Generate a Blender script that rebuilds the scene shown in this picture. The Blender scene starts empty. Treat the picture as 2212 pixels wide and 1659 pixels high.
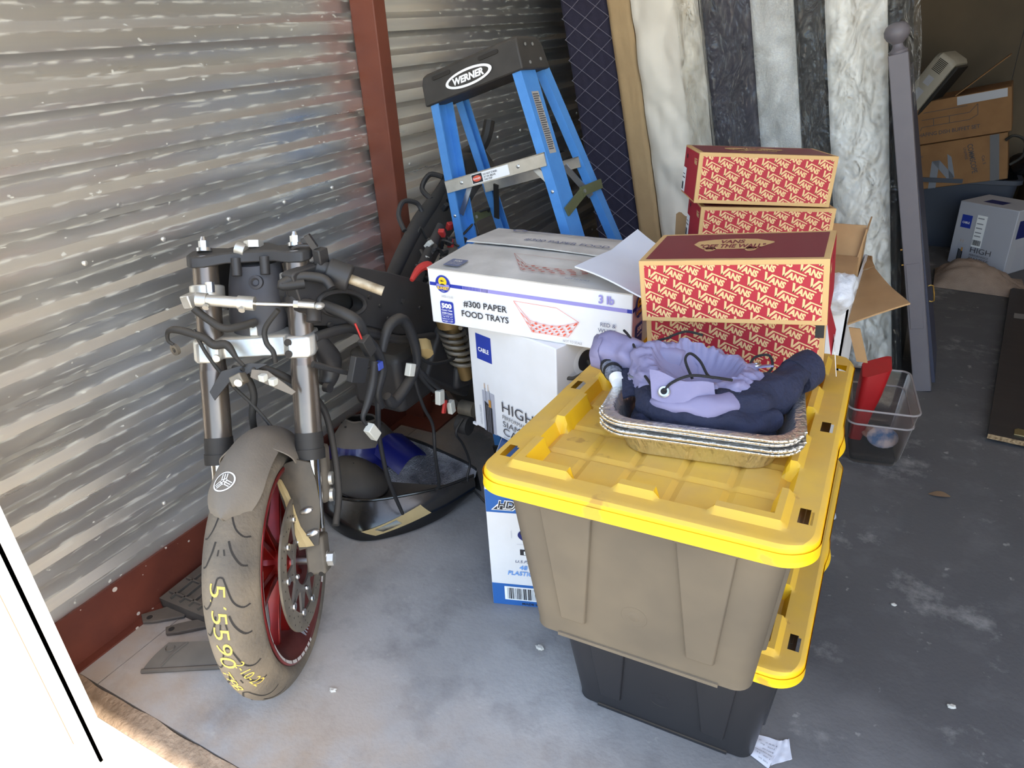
import bpy, bmesh, math, random
from mathutils import Matrix, Vector, Euler, noise as mnoise
random.seed(7)
R = math.radians
scn = bpy.context.scene
col = scn.collection
# ---------------------------------------------------------------- camera
cam_d = bpy.data.cameras.new('camera'); cam = bpy.data.objects.new('camera', cam_d); col.objects.link(cam)
cam_d.sensor_width = 36.0; cam_d.lens = 36.0 * 1540.0 / 2212.0; cam_d.clip_start = 0.02; cam_d.clip_end = 400
cam.matrix_world = Matrix(((0.87628785, -0.17680518, 0.44817355, 0.0), (0.47908358, 0.41819587, -0.77174552, 0.0),
                           (-0.05097572, 0.89098381, 0.45116442, 1.395), (0, 0, 0, 1)))
scn.camera = cam
# ---------------------------------------------------------------- sky, sun, exposure
world = bpy.data.worlds.new('world'); scn.world = world; world.use_nodes = True
wn = world.node_tree; bgn = wn.nodes['Background']
sky = wn.nodes.new('ShaderNodeTexSky'); sky.sky_type = 'NISHITA'; sky.sun_disc = False
sky.sun_elevation = R(58); sky.sun_rotation = R(88); sky.altitude = 300; sky.air_density = 1.0; sky.dust_density = 1.5; sky.ozone_density = 1.0
tint = wn.nodes.new('ShaderNodeMix'); tint.data_type = 'RGBA'; tint.blend_type = 'MULTIPLY'; tint.inputs[0].default_value = 1.0; tint.inputs[7].default_value = (1.0, .93, .82, 1)   # hazy desert sky
wn.links.new(sky.outputs['Color'], tint.inputs[6]); wn.links.new(tint.outputs[2], bgn.inputs['Color']); bgn.inputs['Strength'].default_value = 0.40
sun_d = bpy.data.lights.new('sun', 'SUN'); sun = bpy.data.objects.new('sun', sun_d); col.objects.link(sun)
sun_d.energy = 5.0; sun_d.angle = R(0.53); sun_d.color = (1.0, 0.94, 0.84)
sun.rotation_euler = Vector((-0.53, 0.030, -0.848)).to_track_quat('-Z', 'Y').to_euler()
vs = scn.view_settings; vs.view_transform = 'Standard'; vs.look = 'None'; vs.gamma = 1.0; vs.use_curve_mapping = False
vs.exposure = 1.16
scn.cycles.max_bounces = 9; scn.cycles.diffuse_bounces = 6; scn.cycles.transparent_max_bounces = 12
scn.cycles.sample_clamp_indirect = 6.0
# ---------------------------------------------------------------- helpers
def srgb(r, g, b):
    f = lambda c: (c / 255 / 12.92) if c / 255 <= .04045 else ((c / 255 + .055) / 1.055) ** 2.4
    return (f(r), f(g), f(b), 1.0)
MATS = {}
def mat(name, c, rough=.6, metal=0.0, c2=None, nscale=8.0, namt=.5, bump=0.0, bscale=60.0, dust=None, damt=.0, stretch=None,
        coat=0.0, alpha=None, trans=0.0, spec=.5, detail=4.0, emis=None):
    if name in MATS: return MATS[name]
    m = bpy.data.materials.new(name); m.use_nodes = True; nt = m.node_tree; N = nt.nodes; L = nt.links
    p = N['Principled BSDF']
    p.inputs['Roughness'].default_value = rough; p.inputs['Metallic'].default_value = metal
    p.inputs['Specular IOR Level'].default_value = spec
    if coat: p.inputs['Coat Weight'].default_value = coat; p.inputs['Coat Roughness'].default_value = .12
    if trans: p.inputs['Transmission Weight'].default_value = trans
    if alpha is not None: p.inputs['Alpha'].default_value = alpha
    p.inputs['Base Color'].default_value = c
    src = None
    tc = N.new('ShaderNodeTexCoord'); vec = tc.outputs['Object']
    if stretch:
        mp = N.new('ShaderNodeMapping'); mp.inputs['Scale'].default_value = stretch; L.new(vec, mp.inputs['Vector']); vec = mp.outputs['Vector']
    if c2 is not None:
        nz = N.new('ShaderNodeTexNoise'); nz.inputs['Scale'].default_value = nscale; nz.inputs['Detail'].default_value = detail; L.new(vec, nz.inputs['Vector'])
        rp = N.new('ShaderNodeMapRange'); rp.inputs['From Min'].default_value = .5 - .22 * (1.2 - namt); rp.inputs['From Max'].default_value = .5 + .22 * (1.2 - namt)
        rp.inputs['To Max'].default_value = namt * 2 if namt < .5 else 1.0
        L.new(nz.outputs['Fac'], rp.inputs['Value'])
        mx = N.new('ShaderNodeMix'); mx.data_type = 'RGBA'; mx.inputs[6].default_value = c; mx.inputs[7].default_value = c2
        L.new(rp.outputs['Result'], mx.inputs[0]); src = mx.outputs[2]
    if dust is not None:
        ge = N.new('ShaderNodeNewGeometry'); sp = N.new('ShaderNodeSeparateXYZ'); L.new(ge.outputs['Normal'], sp.inputs[0])
        mr = N.new('ShaderNodeMapRange'); mr.inputs['From Min'].default_value = .25; mr.inputs['From Max'].default_value = .95; mr.inputs['To Max'].default_value = damt
        L.new(sp.outputs['Z'], mr.inputs['Value'])
        n2 = N.new('ShaderNodeTexNoise'); n2.inputs['Scale'].default_value = 14.0; n2.inputs['Detail'].default_value = 5.0; L.new(tc.outputs['Object'], n2.inputs['Vector'])
        m2 = N.new('ShaderNodeMapRange'); m2.inputs['From Min'].default_value = .3; m2.inputs['From Max'].default_value = .7; m2.inputs['To Min'].default_value = .65; m2.inputs['To Max'].default_value = 1.0
        L.new(n2.outputs['Fac'], m2.inputs['Value'])
        mu = N.new('ShaderNodeMath'); mu.operation = 'MULTIPLY'; L.new(mr.outputs['Result'], mu.inputs[0]); L.new(m2.outputs['Result'], mu.inputs[1])
        dx = N.new('ShaderNodeMix'); dx.data_type = 'RGBA'; dx.inputs[7].default_value = dust
        if src is not None: L.new(src, dx.inputs[6])
        else: dx.inputs[6].default_value = c
        L.new(mu.outputs[0], dx.inputs[0]); src = dx.outputs[2]
        rr = N.new('ShaderNodeMapRange'); rr.inputs['To Min'].default_value = rough; rr.inputs['To Max'].default_value = .95; L.new(mu.outputs[0], rr.inputs['Value']); L.new(rr.outputs['Result'], p.inputs['Roughness'])
        if metal: 
            rm = N.new('ShaderNodeMapRange'); rm.inputs['To Min'].default_value = metal; rm.inputs['To Max'].default_value = 0.0; L.new(mu.outputs[0], rm.inputs['Value']); L.new(rm.outputs['Result'], p.inputs['Metallic'])
    if src is not None: L.new(src, p.inputs['Base Color'])
    if bump:
        nb = N.new('ShaderNodeTexNoise'); nb.inputs['Scale'].default_value = bscale; nb.inputs['Detail'].default_value = 3.0; L.new(vec, nb.inputs['Vector'])
        bp = N.new('ShaderNodeBump'); bp.inputs['Strength'].default_value = bump; bp.inputs['Distance'].default_value = .01
        L.new(nb.outputs['Fac'], bp.inputs['Height']); L.new(bp.outputs['Normal'], p.inputs['Normal'])
    MATS[name] = m; return m
WM = {}
def thing(name, label, cat, loc=(0, 0, 0), rot=None, group=None, kind=None):
    o = bpy.data.objects.new(name, None); col.objects.link(o); o.empty_display_size = .05
    M = Matrix.Translation(Vector(loc)) @ (rot if rot is not None else Matrix.Identity(4))
    o.matrix_world = M; WM[o] = M
    tag(o, label, cat, group, kind); return o
def tag(o, label=None, cat=None, group=None, kind=None):
    if label: o['label'] = label
    if cat: o['category'] = cat
    if group: o['group'] = group
    if kind: o['kind'] = kind
    return o
def copy_tree(o, parent=None):
    c = o.copy(); col.objects.link(c)
    if parent is not None: c.parent = parent
    WM[c] = WM[parent] if parent is not None else c.matrix_world.copy()
    for ch in list(o.children): copy_tree(ch, c)
    return c
def rotm(yaw=0, pitch=0, roll=0):
    return (Matrix.Rotation(yaw, 4, 'Z') @ Matrix.Rotation(pitch, 4, 'X') @ Matrix.Rotation(roll, 4, 'Y'))
def frame(o, x, y, z=None):
    x = Vector(x).normalized(); y = Vector(y); y = (y - x * y.dot(x)).normalized(); z = x.cross(y)
    return Matrix(((x.x, y.x, z.x, o[0]), (x.y, y.y, z.y, o[1]), (x.z, y.z, z.z, o[2]), (0, 0, 0, 1)))
def smooth_pts(P, n=6):
    P = [Vector(p) for p in P]
    if len(P) < 3: return P
    out = []
    for i in range(len(P) - 1):
        a = P[max(i - 1, 0)]; b = P[i]; c = P[i + 1]; d = P[min(i + 2, len(P) - 1)]
        for j in range(n):
            t = j / n
            out.append(.5 * ((2 * b) + (c - a) * t + (2 * a - 5 * b + 4 * c - d) * t * t + (3 * b - a - 3 * c + d) * t ** 3))
    out.append(P[-1]); return out
class G:
    def __init__(s): s.v = []; s.f = []
    def add(s, vs, fs):
        k = len(s.v); s.v += [Vector(p) for p in vs]; s.f += [tuple(i + k for i in f) for f in fs]; return s
    def box(s, c, d, M=None):
        x, y, z = d[0] / 2, d[1] / 2, d[2] / 2
        P = [Vector((i, j, k)) for k in (-z, z) for j in (-y, y) for i in (-x, x)]
        if M is not None: P = [M.to_3x3() @ p for p in P]
        c = Vector(c)
        return s.add([p + c for p in P], [(0, 2, 3, 1), (4, 5, 7, 6), (0, 1, 5, 4), (2, 6, 7, 3), (0, 4, 6, 2), (1, 3, 7, 5)])
    def bb(s, a, b):
        return s.box([(a[i] + b[i]) / 2 for i in range(3)], [abs(b[i] - a[i]) for i in range(3)])
    def beam(s, p0, p1, w, t, up=(0, 0, 1)):
        p0 = Vector(p0); p1 = Vector(p1); d = p1 - p0; L = d.length; d.normalize(); u = Vector(up); x = d.cross(u).normalized(); u = x.cross(d)
        P = [p + x * (i * w / 2) + u * (j * t / 2) for p in (p0, p1) for i, j in ((-1, -1), (1, -1), (1, 1), (-1, 1))]
        return s.add(P, [(3, 2, 1, 0), (4, 5, 6, 7), (0, 1, 5, 4), (1, 2, 6, 5), (2, 3, 7, 6), (3, 0, 4, 7)])
    def cyl(s, p0, p1, r0, r1=None, n=16, cap=True):
        p0 = Vector(p0); p1 = Vector(p1); r1 = r0 if r1 is None else r1
        d = (p1 - p0).normalized(); u = d.orthogonal().normalized(); w = d.cross(u)
        P = [p + (u * math.cos(2 * math.pi * i / n) + w * math.sin(2 * math.pi * i / n)) * r for p, r in ((p0, r0), (p1, r1)) for i in range(n)]
        F = [(i, (i + 1) % n, n + (i + 1) % n, n + i) for i in range(n)]
        if cap: F += [tuple(range(n - 1, -1, -1)), tuple(range(n, 2 * n))]
        return s.add(P, F)
    def tube(s, P, r, n=8, sm=5, flat=1.0):
        P = smooth_pts(P, sm); m = len(P); rs = r if isinstance(r, (list, tuple)) else None
        d = (P[1] - P[0]).normalized(); u = d.orthogonal().normalized(); V = []
        for i, p in enumerate(P):
            d = (P[min(i + 1, m - 1)] - P[max(i - 1, 0)]).normalized(); u = (u - d * u.dot(d)).normalized(); w = d.cross(u)
            if rs: t = i / (m - 1) * (len(rs) - 1); a = int(min(t, len(rs) - 2)); rr = rs[a] + (rs[a + 1] - rs[a]) * (t - a)
            else: rr = r
            V += [p + (u * math.cos(2 * math.pi * j / n) * flat + w * math.sin(2 * math.pi * j / n)) * rr for j in range(n)]
        F = [(i * n + j, i * n + (j + 1) % n, (i + 1) * n + (j + 1) % n, (i + 1) * n + j) for i in range(m - 1) for j in range(n)]
        F += [tuple(range(n - 1, -1, -1)), tuple(range((m - 1) * n, m * n))]
        return s.add(V, F)
    def prism(s, poly, z0, z1, M=None):
        M = M or Matrix.Identity(4); n = len(poly)
        V = [M @ Vector((x, y, z0)) for x, y in poly] + [M @ Vector((x, y, z1)) for x, y in poly]
        return s.add(V, [tuple(range(n - 1, -1, -1)), tuple(range(n, 2 * n))] + [(i, (i + 1) % n, n + (i + 1) % n, n + i) for i in range(n)])
    def loft(s, loops, closed=True, cap0=False, cap1=False):
        n = len(loops[0]); V = [p for l in loops for p in l]; e = n if closed else n - 1
        F = [(i * n + j, i * n + (j + 1) % n, (i + 1) * n + (j + 1) % n, (i + 1) * n + j) for i in range(len(loops) - 1) for j in range(e)]
        if cap0: F.append(tuple(range(n - 1, -1, -1)))
        if cap1: F.append(tuple(range((len(loops) - 1) * n, len(loops) * n)))
        return s.add(V, F)
    def lathe(s, prof, M, n=48, a0=0, a1=2 * math.pi, cap=False):
        full = abs(a1 - a0 - 2 * math.pi) < 1e-6; k = n if full else n + 1
        loops = [[M @ Vector((r * math.cos(a0 + (a1 - a0) * i / n), r * math.sin(a0 + (a1 - a0) * i / n), z)) for i in range(k)] for r, z in prof]
        return s.loft(loops, full, cap, cap)
    def grid(s, fn, nu, nv):
        V = [fn(i / nu, j / nv) for j in range(nv + 1) for i in range(nu + 1)]
        return s.add(V, [(j * (nu + 1) + i, j * (nu + 1) + i + 1, (j + 1) * (nu + 1) + i + 1, (j + 1) * (nu + 1) + i) for j in range(nv) for i in range(nu)])
    def sheet(s, fn, nu, nv, t):
        """grid with thickness t (closed)"""
        V = [Vector(fn(i / nu, j / nv)) for j in range(nv + 1) for i in range(nu + 1)]; w = nu + 1
        bm = bmesh.new(); vv = [bm.verts.new(p) for p in V]
        for j in range(nv):
            for i in range(nu): bm.faces.new((vv[j * w + i], vv[j * w + i + 1], vv[(j + 1) * w + i + 1], vv[(j + 1) * w + i]))
        bm.normal_update(); bm.verts.ensure_lookup_table(); Nn = [v.normal.copy() for v in bm.verts]; bm.free()
        m = len(V); A = V + [V[i] - Nn[i] * t for i in range(m)]; F = []
        for j in range(nv):
            for i in range(nu):
                a, b, c, d = j * w + i, j * w + i + 1, (j + 1) * w + i + 1, (j + 1) * w + i
                F += [(a, b, c, d), (m + d, m + c, m + b, m + a)]
        rim = [i for i in range(nu + 1)] + [j * w + nu for j in range(1, nv + 1)] + [nv * w + i for i in range(nu - 1, -1, -1)] + [j * w for j in range(nv - 1, 0, -1)]
        for i in range(len(rim)): a, b = rim[i], rim[(i + 1) % len(rim)]; F.append((b, a, m + a, m + b))
        return s.add(A, F)
    def sphere(s, c, r, n=16, M=None, k=10):
        c = Vector(c); rr = r if isinstance(r, (tuple, list)) else (r, r, r); loops = []
        for i in range(1, k):
            t = math.pi * i / k
            l = [Vector((rr[0] * math.sin(t) * math.cos(2 * math.pi * j / n), rr[1] * math.sin(t) * math.sin(2 * math.pi * j / n), -rr[2] * math.cos(t))) for j in range(n)]
            if M is not None: l = [M.to_3x3() @ q for q in l]
            loops.append([c + q for q in l])
        return s.loft(loops, True, True, True)
    def build(s, name, m, parent=None, world=False, ang=38, bevel=0, kind=None, label=None, flat=False):
        V = s.v
        if world and parent is not None: Mi = WM[parent].inverted(); V = [Mi @ p for p in V]
        me = bpy.data.meshes.new(name); me.from_pydata([tuple(p) for p in V], [], s.f); me.validate(); me.update()
        if not flat: me.shade_smooth(); me.set_sharp_from_angle(angle=R(ang))
        me.materials.append(m)
        o = bpy.data.objects.new(name, me); col.objects.link(o)
        if parent is not None: o.parent = parent; WM[o] = WM[parent]
        else: WM[o] = Matrix.Identity(4)
        if bevel: b = o.modifiers.new('bevel', 'BEVEL'); b.width = bevel; b.segments = 2; b.limit_method = 'ANGLE'; b.angle_limit = R(40)
        if kind: o['kind'] = kind
        if label: o['label'] = label
        return o
def struct(o, label=None): 
    o['kind'] = 'structure'
    if label: o['label'] = label
    return o
def rrect(w, d, r, z, n=6, cx=0, cy=0):
    """rounded rectangle loop of 4*(n+1) points"""
    P = []
    for sx, sy, a in ((1, 1, 0), (-1, 1, 90), (-1, -1, 180), (1, -1, 270)):
        for i in range(n + 1):
            t = R(a + 90 * i / n); P.append(Vector((cx + sx * (w / 2 - r) + r * math.cos(t), cy + sy * (d / 2 - r) + r * math.sin(t), z)))
    return P
_tc = {}
def textmesh(t, bold=0.0, shear=0.0, sp=1.0):
    k = (t, bold, shear, sp)
    if k in _tc: return _tc[k]
    cu = bpy.data.curves.new('t', 'FONT'); cu.body = t; cu.size = 1.0; cu.offset = bold; cu.shear = shear; cu.space_character = sp; cu.resolution_u = 3
    o = bpy.data.objects.new('t', cu); me = bpy.data.meshes.new_from_object(o)
    V = [(v.co.x, v.co.y) for v in me.vertices]; F = [tuple(p.vertices) for p in me.polygons]
    bpy.data.objects.remove(o); bpy.data.curves.remove(cu); bpy.data.meshes.remove(me)
    x0 = min(v[0] for v in V); x1 = max(v[0] for v in V); V = [(x - x0, y) for x, y in V]
    _tc[k] = (V, F, x1 - x0); return _tc[k]
class Decal:
    """flat print laid on one face of a thing: u to the right, v up, M takes (u, v, 0) to the parent's space, z out of the face"""
    def __init__(s, parent, M, step=.0004): s.p = parent; s.M = M; s.L = {}; s.order = []; s.step = step; s.fn = None
    def g(s, m):
        if m.name not in s.L: s.L[m.name] = (m, G()); s.order.append(m.name)
        return s.L[m.name][1]
    def poly(s, m, P): s.g(m).add([(x, y, 0) for x, y in P], [tuple(range(len(P)))]); return s
    def rect(s, m, u0, v0, u1, v1): return s.poly(m, [(u0, v0), (u1, v0), (u1, v1), (u0, v1)])
    def circ(s, m, u, v, r, n=24, ry=None): return s.poly(m, [(u + r * math.cos(2 * math.pi * i / n), v + (ry or r) * math.sin(2 * math.pi * i / n)) for i in range(n)])
    def ring(s, m, u, v, r, w, n=32, ry=None, a0=0, a1=360):
        ry = ry or r
        for i in range(n):
            a = R(a0 + (a1 - a0) * i / n); b = R(a0 + (a1 - a0) * (i + 1) / n)
            s.poly(m, [(u + (r - w) * math.cos(a), v + (ry - w) * math.sin(a)), (u + r * math.cos(a), v + ry * math.sin(a)), (u + r * math.cos(b), v + ry * math.sin(b)), (u + (r - w) * math.cos(b), v + (ry - w) * math.sin(b))])
        return s
    def line(s, m, a, b, w):
        dx, dy = b[0] - a[0], b[1] - a[1]; L = math.hypot(dx, dy); nx, ny = -dy / L * w / 2, dx / L * w / 2
        return s.poly(m, [(a[0] - nx, a[1] - ny), (b[0] - nx, b[1] - ny), (b[0] + nx, b[1] + ny), (a[0] + nx, a[1] + ny)])
    def text(s, m, t, u, v, size, bold=0, shear=0, align='l', rot=0, width=None, sp=1.0):
        V, F, w = textmesh(t, bold, shear, sp); kx = (width / w) if width else size; off = {'l': 0, 'c': -.5, 'r': -1}[align] * w * kx
        c, q = math.cos(rot), math.sin(rot)
        s.g(m).add([(u + (x * kx + off) * c - y * size * q, v + (x * kx + off) * q + y * size * c, 0) for x, y in V], F); return s
    def barcode(s, m, u0, v0, u1, v1):
        r = random.Random(int(u0 * 1e4)); x = u0
        while x < u1:
            w = r.choice((.0008, .0012, .002, .003)) * 1.2; s.rect(m, x, v0, min(x + w, u1), v1); x += w + r.choice((.001, .0015, .0025))
        return s
    def clip(s, m, u0, v0, u1, v1):
        g = s.L[m.name][1]; bm = bmesh.new(); vv = [bm.verts.new(p) for p in g.v]
        for f in g.f:
            try: bm.faces.new([vv[i] for i in f])
            except ValueError: pass
        for co, no in (((u0, 0, 0), (-1, 0, 0)), ((u1, 0, 0), (1, 0, 0)), ((0, v0, 0), (0, -1, 0)), ((0, v1, 0), (0, 1, 0))):
            bmesh.ops.bisect_plane(bm, geom=bm.verts[:] + bm.edges[:] + bm.faces[:], plane_co=co, plane_no=no, clear_outer=True)
        bm.verts.index_update(); g.v = [v.co.copy() for v in bm.verts]; g.f = [tuple(v.index for v in f.verts) for f in bm.faces]; bm.free(); return s
    def build(s, names=None):
        out = []
        for i, k in enumerate(s.order):
            m, g = s.L[k]
            if s.fn: g.v = [s.fn(p.x, p.y, s.step * (i + 1)) for p in g.v]
            else: g.v = [s.M @ Vector((p.x, p.y, s.step * (i + 1))) for p in g.v]
            out.append(g.build((names or {}).get(k, 'printed_' + k), m, s.p, flat=True, kind='stuff' if len(g.f) > 1 else None))
        return out
# ---------------------------------------------------------------- materials shared
galv = mat('galvanised', srgb(205, 203, 198), .30, .9, srgb(150, 152, 154), 3.0, .45, .06, 40, stretch=(1, .12, 1))
oxide_brown = mat('brown_steel_paint', srgb(122, 66, 48), .5, 0, srgb(104, 54, 41), 6, .4, .05, 80, spec=.4)
white_print = mat('white_ink', srgb(250, 250, 250), .6)
black_plastic = mat('black_plastic', srgb(34, 34, 36), .55, 0, dust=srgb(120, 108, 92), damt=.45)
dark_steel = mat('dark_steel', srgb(48, 46, 46), .5, .3, dust=srgb(125, 112, 95), damt=.5)
steel = mat('bright_steel', srgb(215, 215, 215), .28, 1.0)
alu = mat('cast_aluminium', srgb(225, 222, 214), .38, .75, srgb(200, 196, 186), 30, .4)
rubber = mat('black_rubber', srgb(42, 40, 38), .65, 0, dust=srgb(120, 108, 92), damt=.35)
kraft = mat('kraft_card', srgb(176, 140, 98), .85, 0, srgb(160, 125, 86), 12, .4)
white_card = mat('white_card', srgb(236, 235, 236), .75, 0, srgb(222, 220, 218), 9, .3)
# ---------------------------------------------------------------- the room
def concrete():
    m = bpy.data.materials.new('concrete_floor'); m.use_nodes = True; nt = m.node_tree; N = nt.nodes; L = nt.links; p = N['Principled BSDF']
    tc = N.new('ShaderNodeTexCoord'); o = tc.outputs['Object']
    def nz(sc, det=6, rough=.55):
        n = N.new('ShaderNodeTexNoise'); n.inputs['Scale'].default_value = sc; n.inputs['Detail'].default_value = det; n.inputs['Roughness'].default_value = rough; L.new(o, n.inputs['Vector']); return n.outputs['Fac']
    def rng(v, a, b, c=0, d=1):
        r = N.new('ShaderNodeMapRange'); r.inputs['From Min'].default_value = a; r.inputs['From Max'].default_value = b; r.inputs['To Min'].default_value = c; r.inputs['To Max'].default_value = d; L.new(v, r.inputs['Value']); return r.outputs['Result']
    def mix(f, a, b):
        x = N.new('ShaderNodeMix'); x.data_type = 'RGBA'
        L.new(f, x.inputs[0])
        for k, v in ((6, a), (7, b)):
            if isinstance(v, tuple): x.inputs[k].default_value = v
            else: L.new(v, x.inputs[k])
        return x.outputs[2]
    c = mix(rng(nz(2.2), .35, .65), srgb(150, 148, 146), srgb(186, 183, 180))
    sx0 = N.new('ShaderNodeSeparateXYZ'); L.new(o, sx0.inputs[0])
    # concrete darker deeper in and to the right, paler by the door and wheel
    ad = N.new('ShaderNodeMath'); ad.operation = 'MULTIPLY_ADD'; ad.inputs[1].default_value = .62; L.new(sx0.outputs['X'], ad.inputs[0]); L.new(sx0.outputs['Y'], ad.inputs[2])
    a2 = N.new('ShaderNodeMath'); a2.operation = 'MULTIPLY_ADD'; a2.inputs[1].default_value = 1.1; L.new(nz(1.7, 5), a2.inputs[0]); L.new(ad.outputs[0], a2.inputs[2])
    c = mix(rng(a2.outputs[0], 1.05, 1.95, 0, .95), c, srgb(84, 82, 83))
    c = mix(rng(nz(7, 8, .65), .50, .70, 0, .55), c, srgb(112, 110, 110)); c = mix(rng(nz(3.3, 8, .7), .56, .70, 0, .5), c, srgb(196, 192, 186))
    c = mix(rng(nz(26, 3), .68, .74, 0, .45), c, srgb(190, 186, 178))
    sx = N.new('ShaderNodeSeparateXYZ'); L.new(o, sx.inputs[0])
    # tan dirt blown in along the threshold and the foot of the left wall
    dy = rng(sx.outputs['Y'], .58, 1.0, .85, 0); dxx = rng(sx.outputs['X'], -1.62, -1.1, .8, 0)
    mxm = N.new('ShaderNodeMath'); mxm.operation = 'MAXIMUM'; L.new(dy, mxm.inputs[0]); L.new(dxx, mxm.inputs[1])
    mm = N.new('ShaderNodeMath'); mm.operation = 'MULTIPLY'; L.new(mxm.outputs[0], mm.inputs[0]); L.new(rng(nz(4.5), .36, .6), mm.inputs[1])
    c = mix(mm.outputs[0], c, srgb(172, 148, 122))
    L.new(c, p.inputs['Base Color']); p.inputs['Roughness'].default_value = .78
    b = N.new('ShaderNodeBump'); b.inputs['Strength'].default_value = .25; b.inputs['Distance'].default_value = .004; L.new(nz(90, 3), b.inputs['Height']); L.new(b.outputs['Normal'], p.inputs['Normal'])
    return m
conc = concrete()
XL, XR, YF, YB, ZC = -1.66, 2.7, .545, 5.7, 3.1
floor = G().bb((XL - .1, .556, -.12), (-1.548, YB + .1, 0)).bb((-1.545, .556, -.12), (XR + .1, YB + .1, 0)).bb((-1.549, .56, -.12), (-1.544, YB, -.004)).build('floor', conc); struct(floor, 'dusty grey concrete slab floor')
apron_m = mat('sunlit_concrete', srgb(208, 196, 178), .85, 0, srgb(188, 176, 158), 5, .5, .2, 70)
apron = G().bb((-14, -14, -.2), (14, .50, -.012)).build('floor_apron', apron_m); struct(apron, 'pale concrete apron outside the door')
sill_m = mat('dirt_sill', srgb(166, 142, 118), .95, 0, srgb(128, 108, 88), 30, .4, .6, 90)
g = G(); g.grid(lambda u, v: Vector((-1.75 + 3.7 * u, .500 + (.052 + .008 * mnoise.noise(Vector((u * 40, 2, 0)))) * v, -.011 + .012 * v + .004 * mnoise.noise(Vector((u * 70, v * 3, 0))))), 160, 4)
sill = g.build('trim_1', sill_m); struct(sill, 'strip of tan dirt along the door threshold')
ceil_m = mat('white_roof_insulation', srgb(222, 220, 214), .7, 0, srgb(208, 206, 200), 3, .4)
struct(G().bb((XL - .1, .40, ZC), (XR + .1, YB + .1, ZC + .06)).build('ceiling', ceil_m), 'flat roof deck of the unit')
# corrugated left wall
PER, Z0 = .1132, .150
prof = [(.136, .008)]
z = Z0; k = 0
while z < ZC + .1:
    # lower crest, slope, valley, slope
    for dz, dx in ((0, .008), (.030, .008), (.034, .0072), (.054, -.0092), (.058, -.010), (.086, -.010), (.090, -.0092), (.109, .0072)): prof.append((z + dz, dx))
    z += PER
loops = [[Vector((XL + dx, y, zz)) for zz, dx in prof] for y in (.47, 1.0, 1.5, 2.0)]
def galv_wall():
    m = bpy.data.materials.new('galvanised_wall'); m.use_nodes = True; nt = m.node_tree; N = nt.nodes; L = nt.links; p = N['Principled BSDF']
    tc = N.new('ShaderNodeTexCoord')
    def nz(scale, vecs, det=5):
        mp = N.new('ShaderNodeMapping'); mp.inputs['Scale'].default_value = vecs; L.new(tc.outputs['Object'], mp.inputs['Vector'])
        n = N.new('ShaderNodeTexNoise'); n.inputs['Scale'].default_value = scale; n.inputs['Detail'].default_value = det; L.new(mp.outputs['Vector'], n.inputs['Vector']); return n.outputs['Fac']
    def rng(v, a, b, c=0, d=1):
        r = N.new('ShaderNodeMapRange'); r.inputs['From Min'].default_value = a; r.inputs['From Max'].default_value = b; r.inputs['To Min'].default_value = c; r.inputs['To Max'].default_value = d; L.new(v, r.inputs['Value']); return r.outputs['Result']
    def mix(f, a, b):
        x = N.new('ShaderNodeMix'); x.data_type = 'RGBA'; L.new(f, x.inputs[0])
        for kk, v in ((6, a), (7, b)):
            if isinstance(v, tuple): x.inputs[kk].default_value = v
            else: L.new(v, x.inputs[kk])
        return x.outputs[2]
    streak = nz(5, (1, .25, 5)); oxide = nz(7, (1, .5, 7), 8); spots = nz(60, (1, .6, 1), 2)
    c = mix(rng(streak, .35, .65), srgb(236, 233, 226), srgb(220, 219, 217))
    ox = rng(oxide, .66, .72, 0, .6)
    sp = rng(spots, .70, .74)
    mx = N.new('ShaderNodeMath'); mx.operation = 'MAXIMUM'; L.new(ox, mx.inputs[0]); L.new(sp, mx.inputs[1])
    # white oxide bloom along the folded edges of the sheet
    sx = N.new('ShaderNodeSeparateXYZ'); L.new(tc.outputs['Object'], sx.inputs[0])
    for zc_, w_ in ((.032, .005), (.0565, .006), (.088, .006), (.1115, .004)):
        q1 = N.new('ShaderNodeMath'); q1.operation = 'SUBTRACT'; q1.inputs[1].default_value = Z0 + zc_ - PER / 2; L.new(sx.outputs['Z'], q1.inputs[0])
        q2 = N.new('ShaderNodeMath'); q2.operation = 'FLOORED_MODULO'; q2.inputs[1].default_value = PER; L.new(q1.outputs[0], q2.inputs[0])
        q3 = N.new('ShaderNodeMath'); q3.operation = 'SUBTRACT'; q3.inputs[1].default_value = PER / 2; L.new(q2.outputs[0], q3.inputs[0])
        q4 = N.new('ShaderNodeMath'); q4.operation = 'ABSOLUTE'; L.new(q3.outputs[0], q4.inputs[0])
        band = rng(q4.outputs[0], 0, w_, 1, 0); q5 = N.new('ShaderNodeMath'); q5.operation = 'MULTIPLY'; L.new(band, q5.inputs[0]); L.new(rng(nz(55, (1, .35, 1.5), 6), .47, .60, 0, .9), q5.inputs[1])
        q6 = N.new('ShaderNodeMath'); q6.operation = 'MAXIMUM'; L.new(mx.outputs[0], q6.inputs[0]); L.new(q5.outputs[0], q6.inputs[1]); mx = q6
    c = mix(mx.outputs[0], c, srgb(226, 224, 212))
    L.new(c, p.inputs['Base Color'])
    L.new(rng(mx.outputs[0], 0, 1, .85, .2), p.inputs['Metallic'])
    L.new(rng(streak, .3, .7, .27, .36), p.inputs['Roughness'])
    return m
gw = galv_wall()
wl = G().loft(loops, False).build('wall_left', gw, ang=20); struct(wl, 'corrugated galvanised steel side wall')
loops = [[Vector((XL + dx, y, zz)) for zz, dx in prof] for y in (2.0, 3.0, 4.2, YB)]
G().loft(loops, False).build('corrugated_sheet', gw, wl, ang=20)
G().bb((XL - .06, .45, -.1), (XL - .045, YB, ZC)).build('wall_backing', ceil_m, wl)
scr = mat('screw_head', srgb(225, 222, 215), .35, .6)
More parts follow.
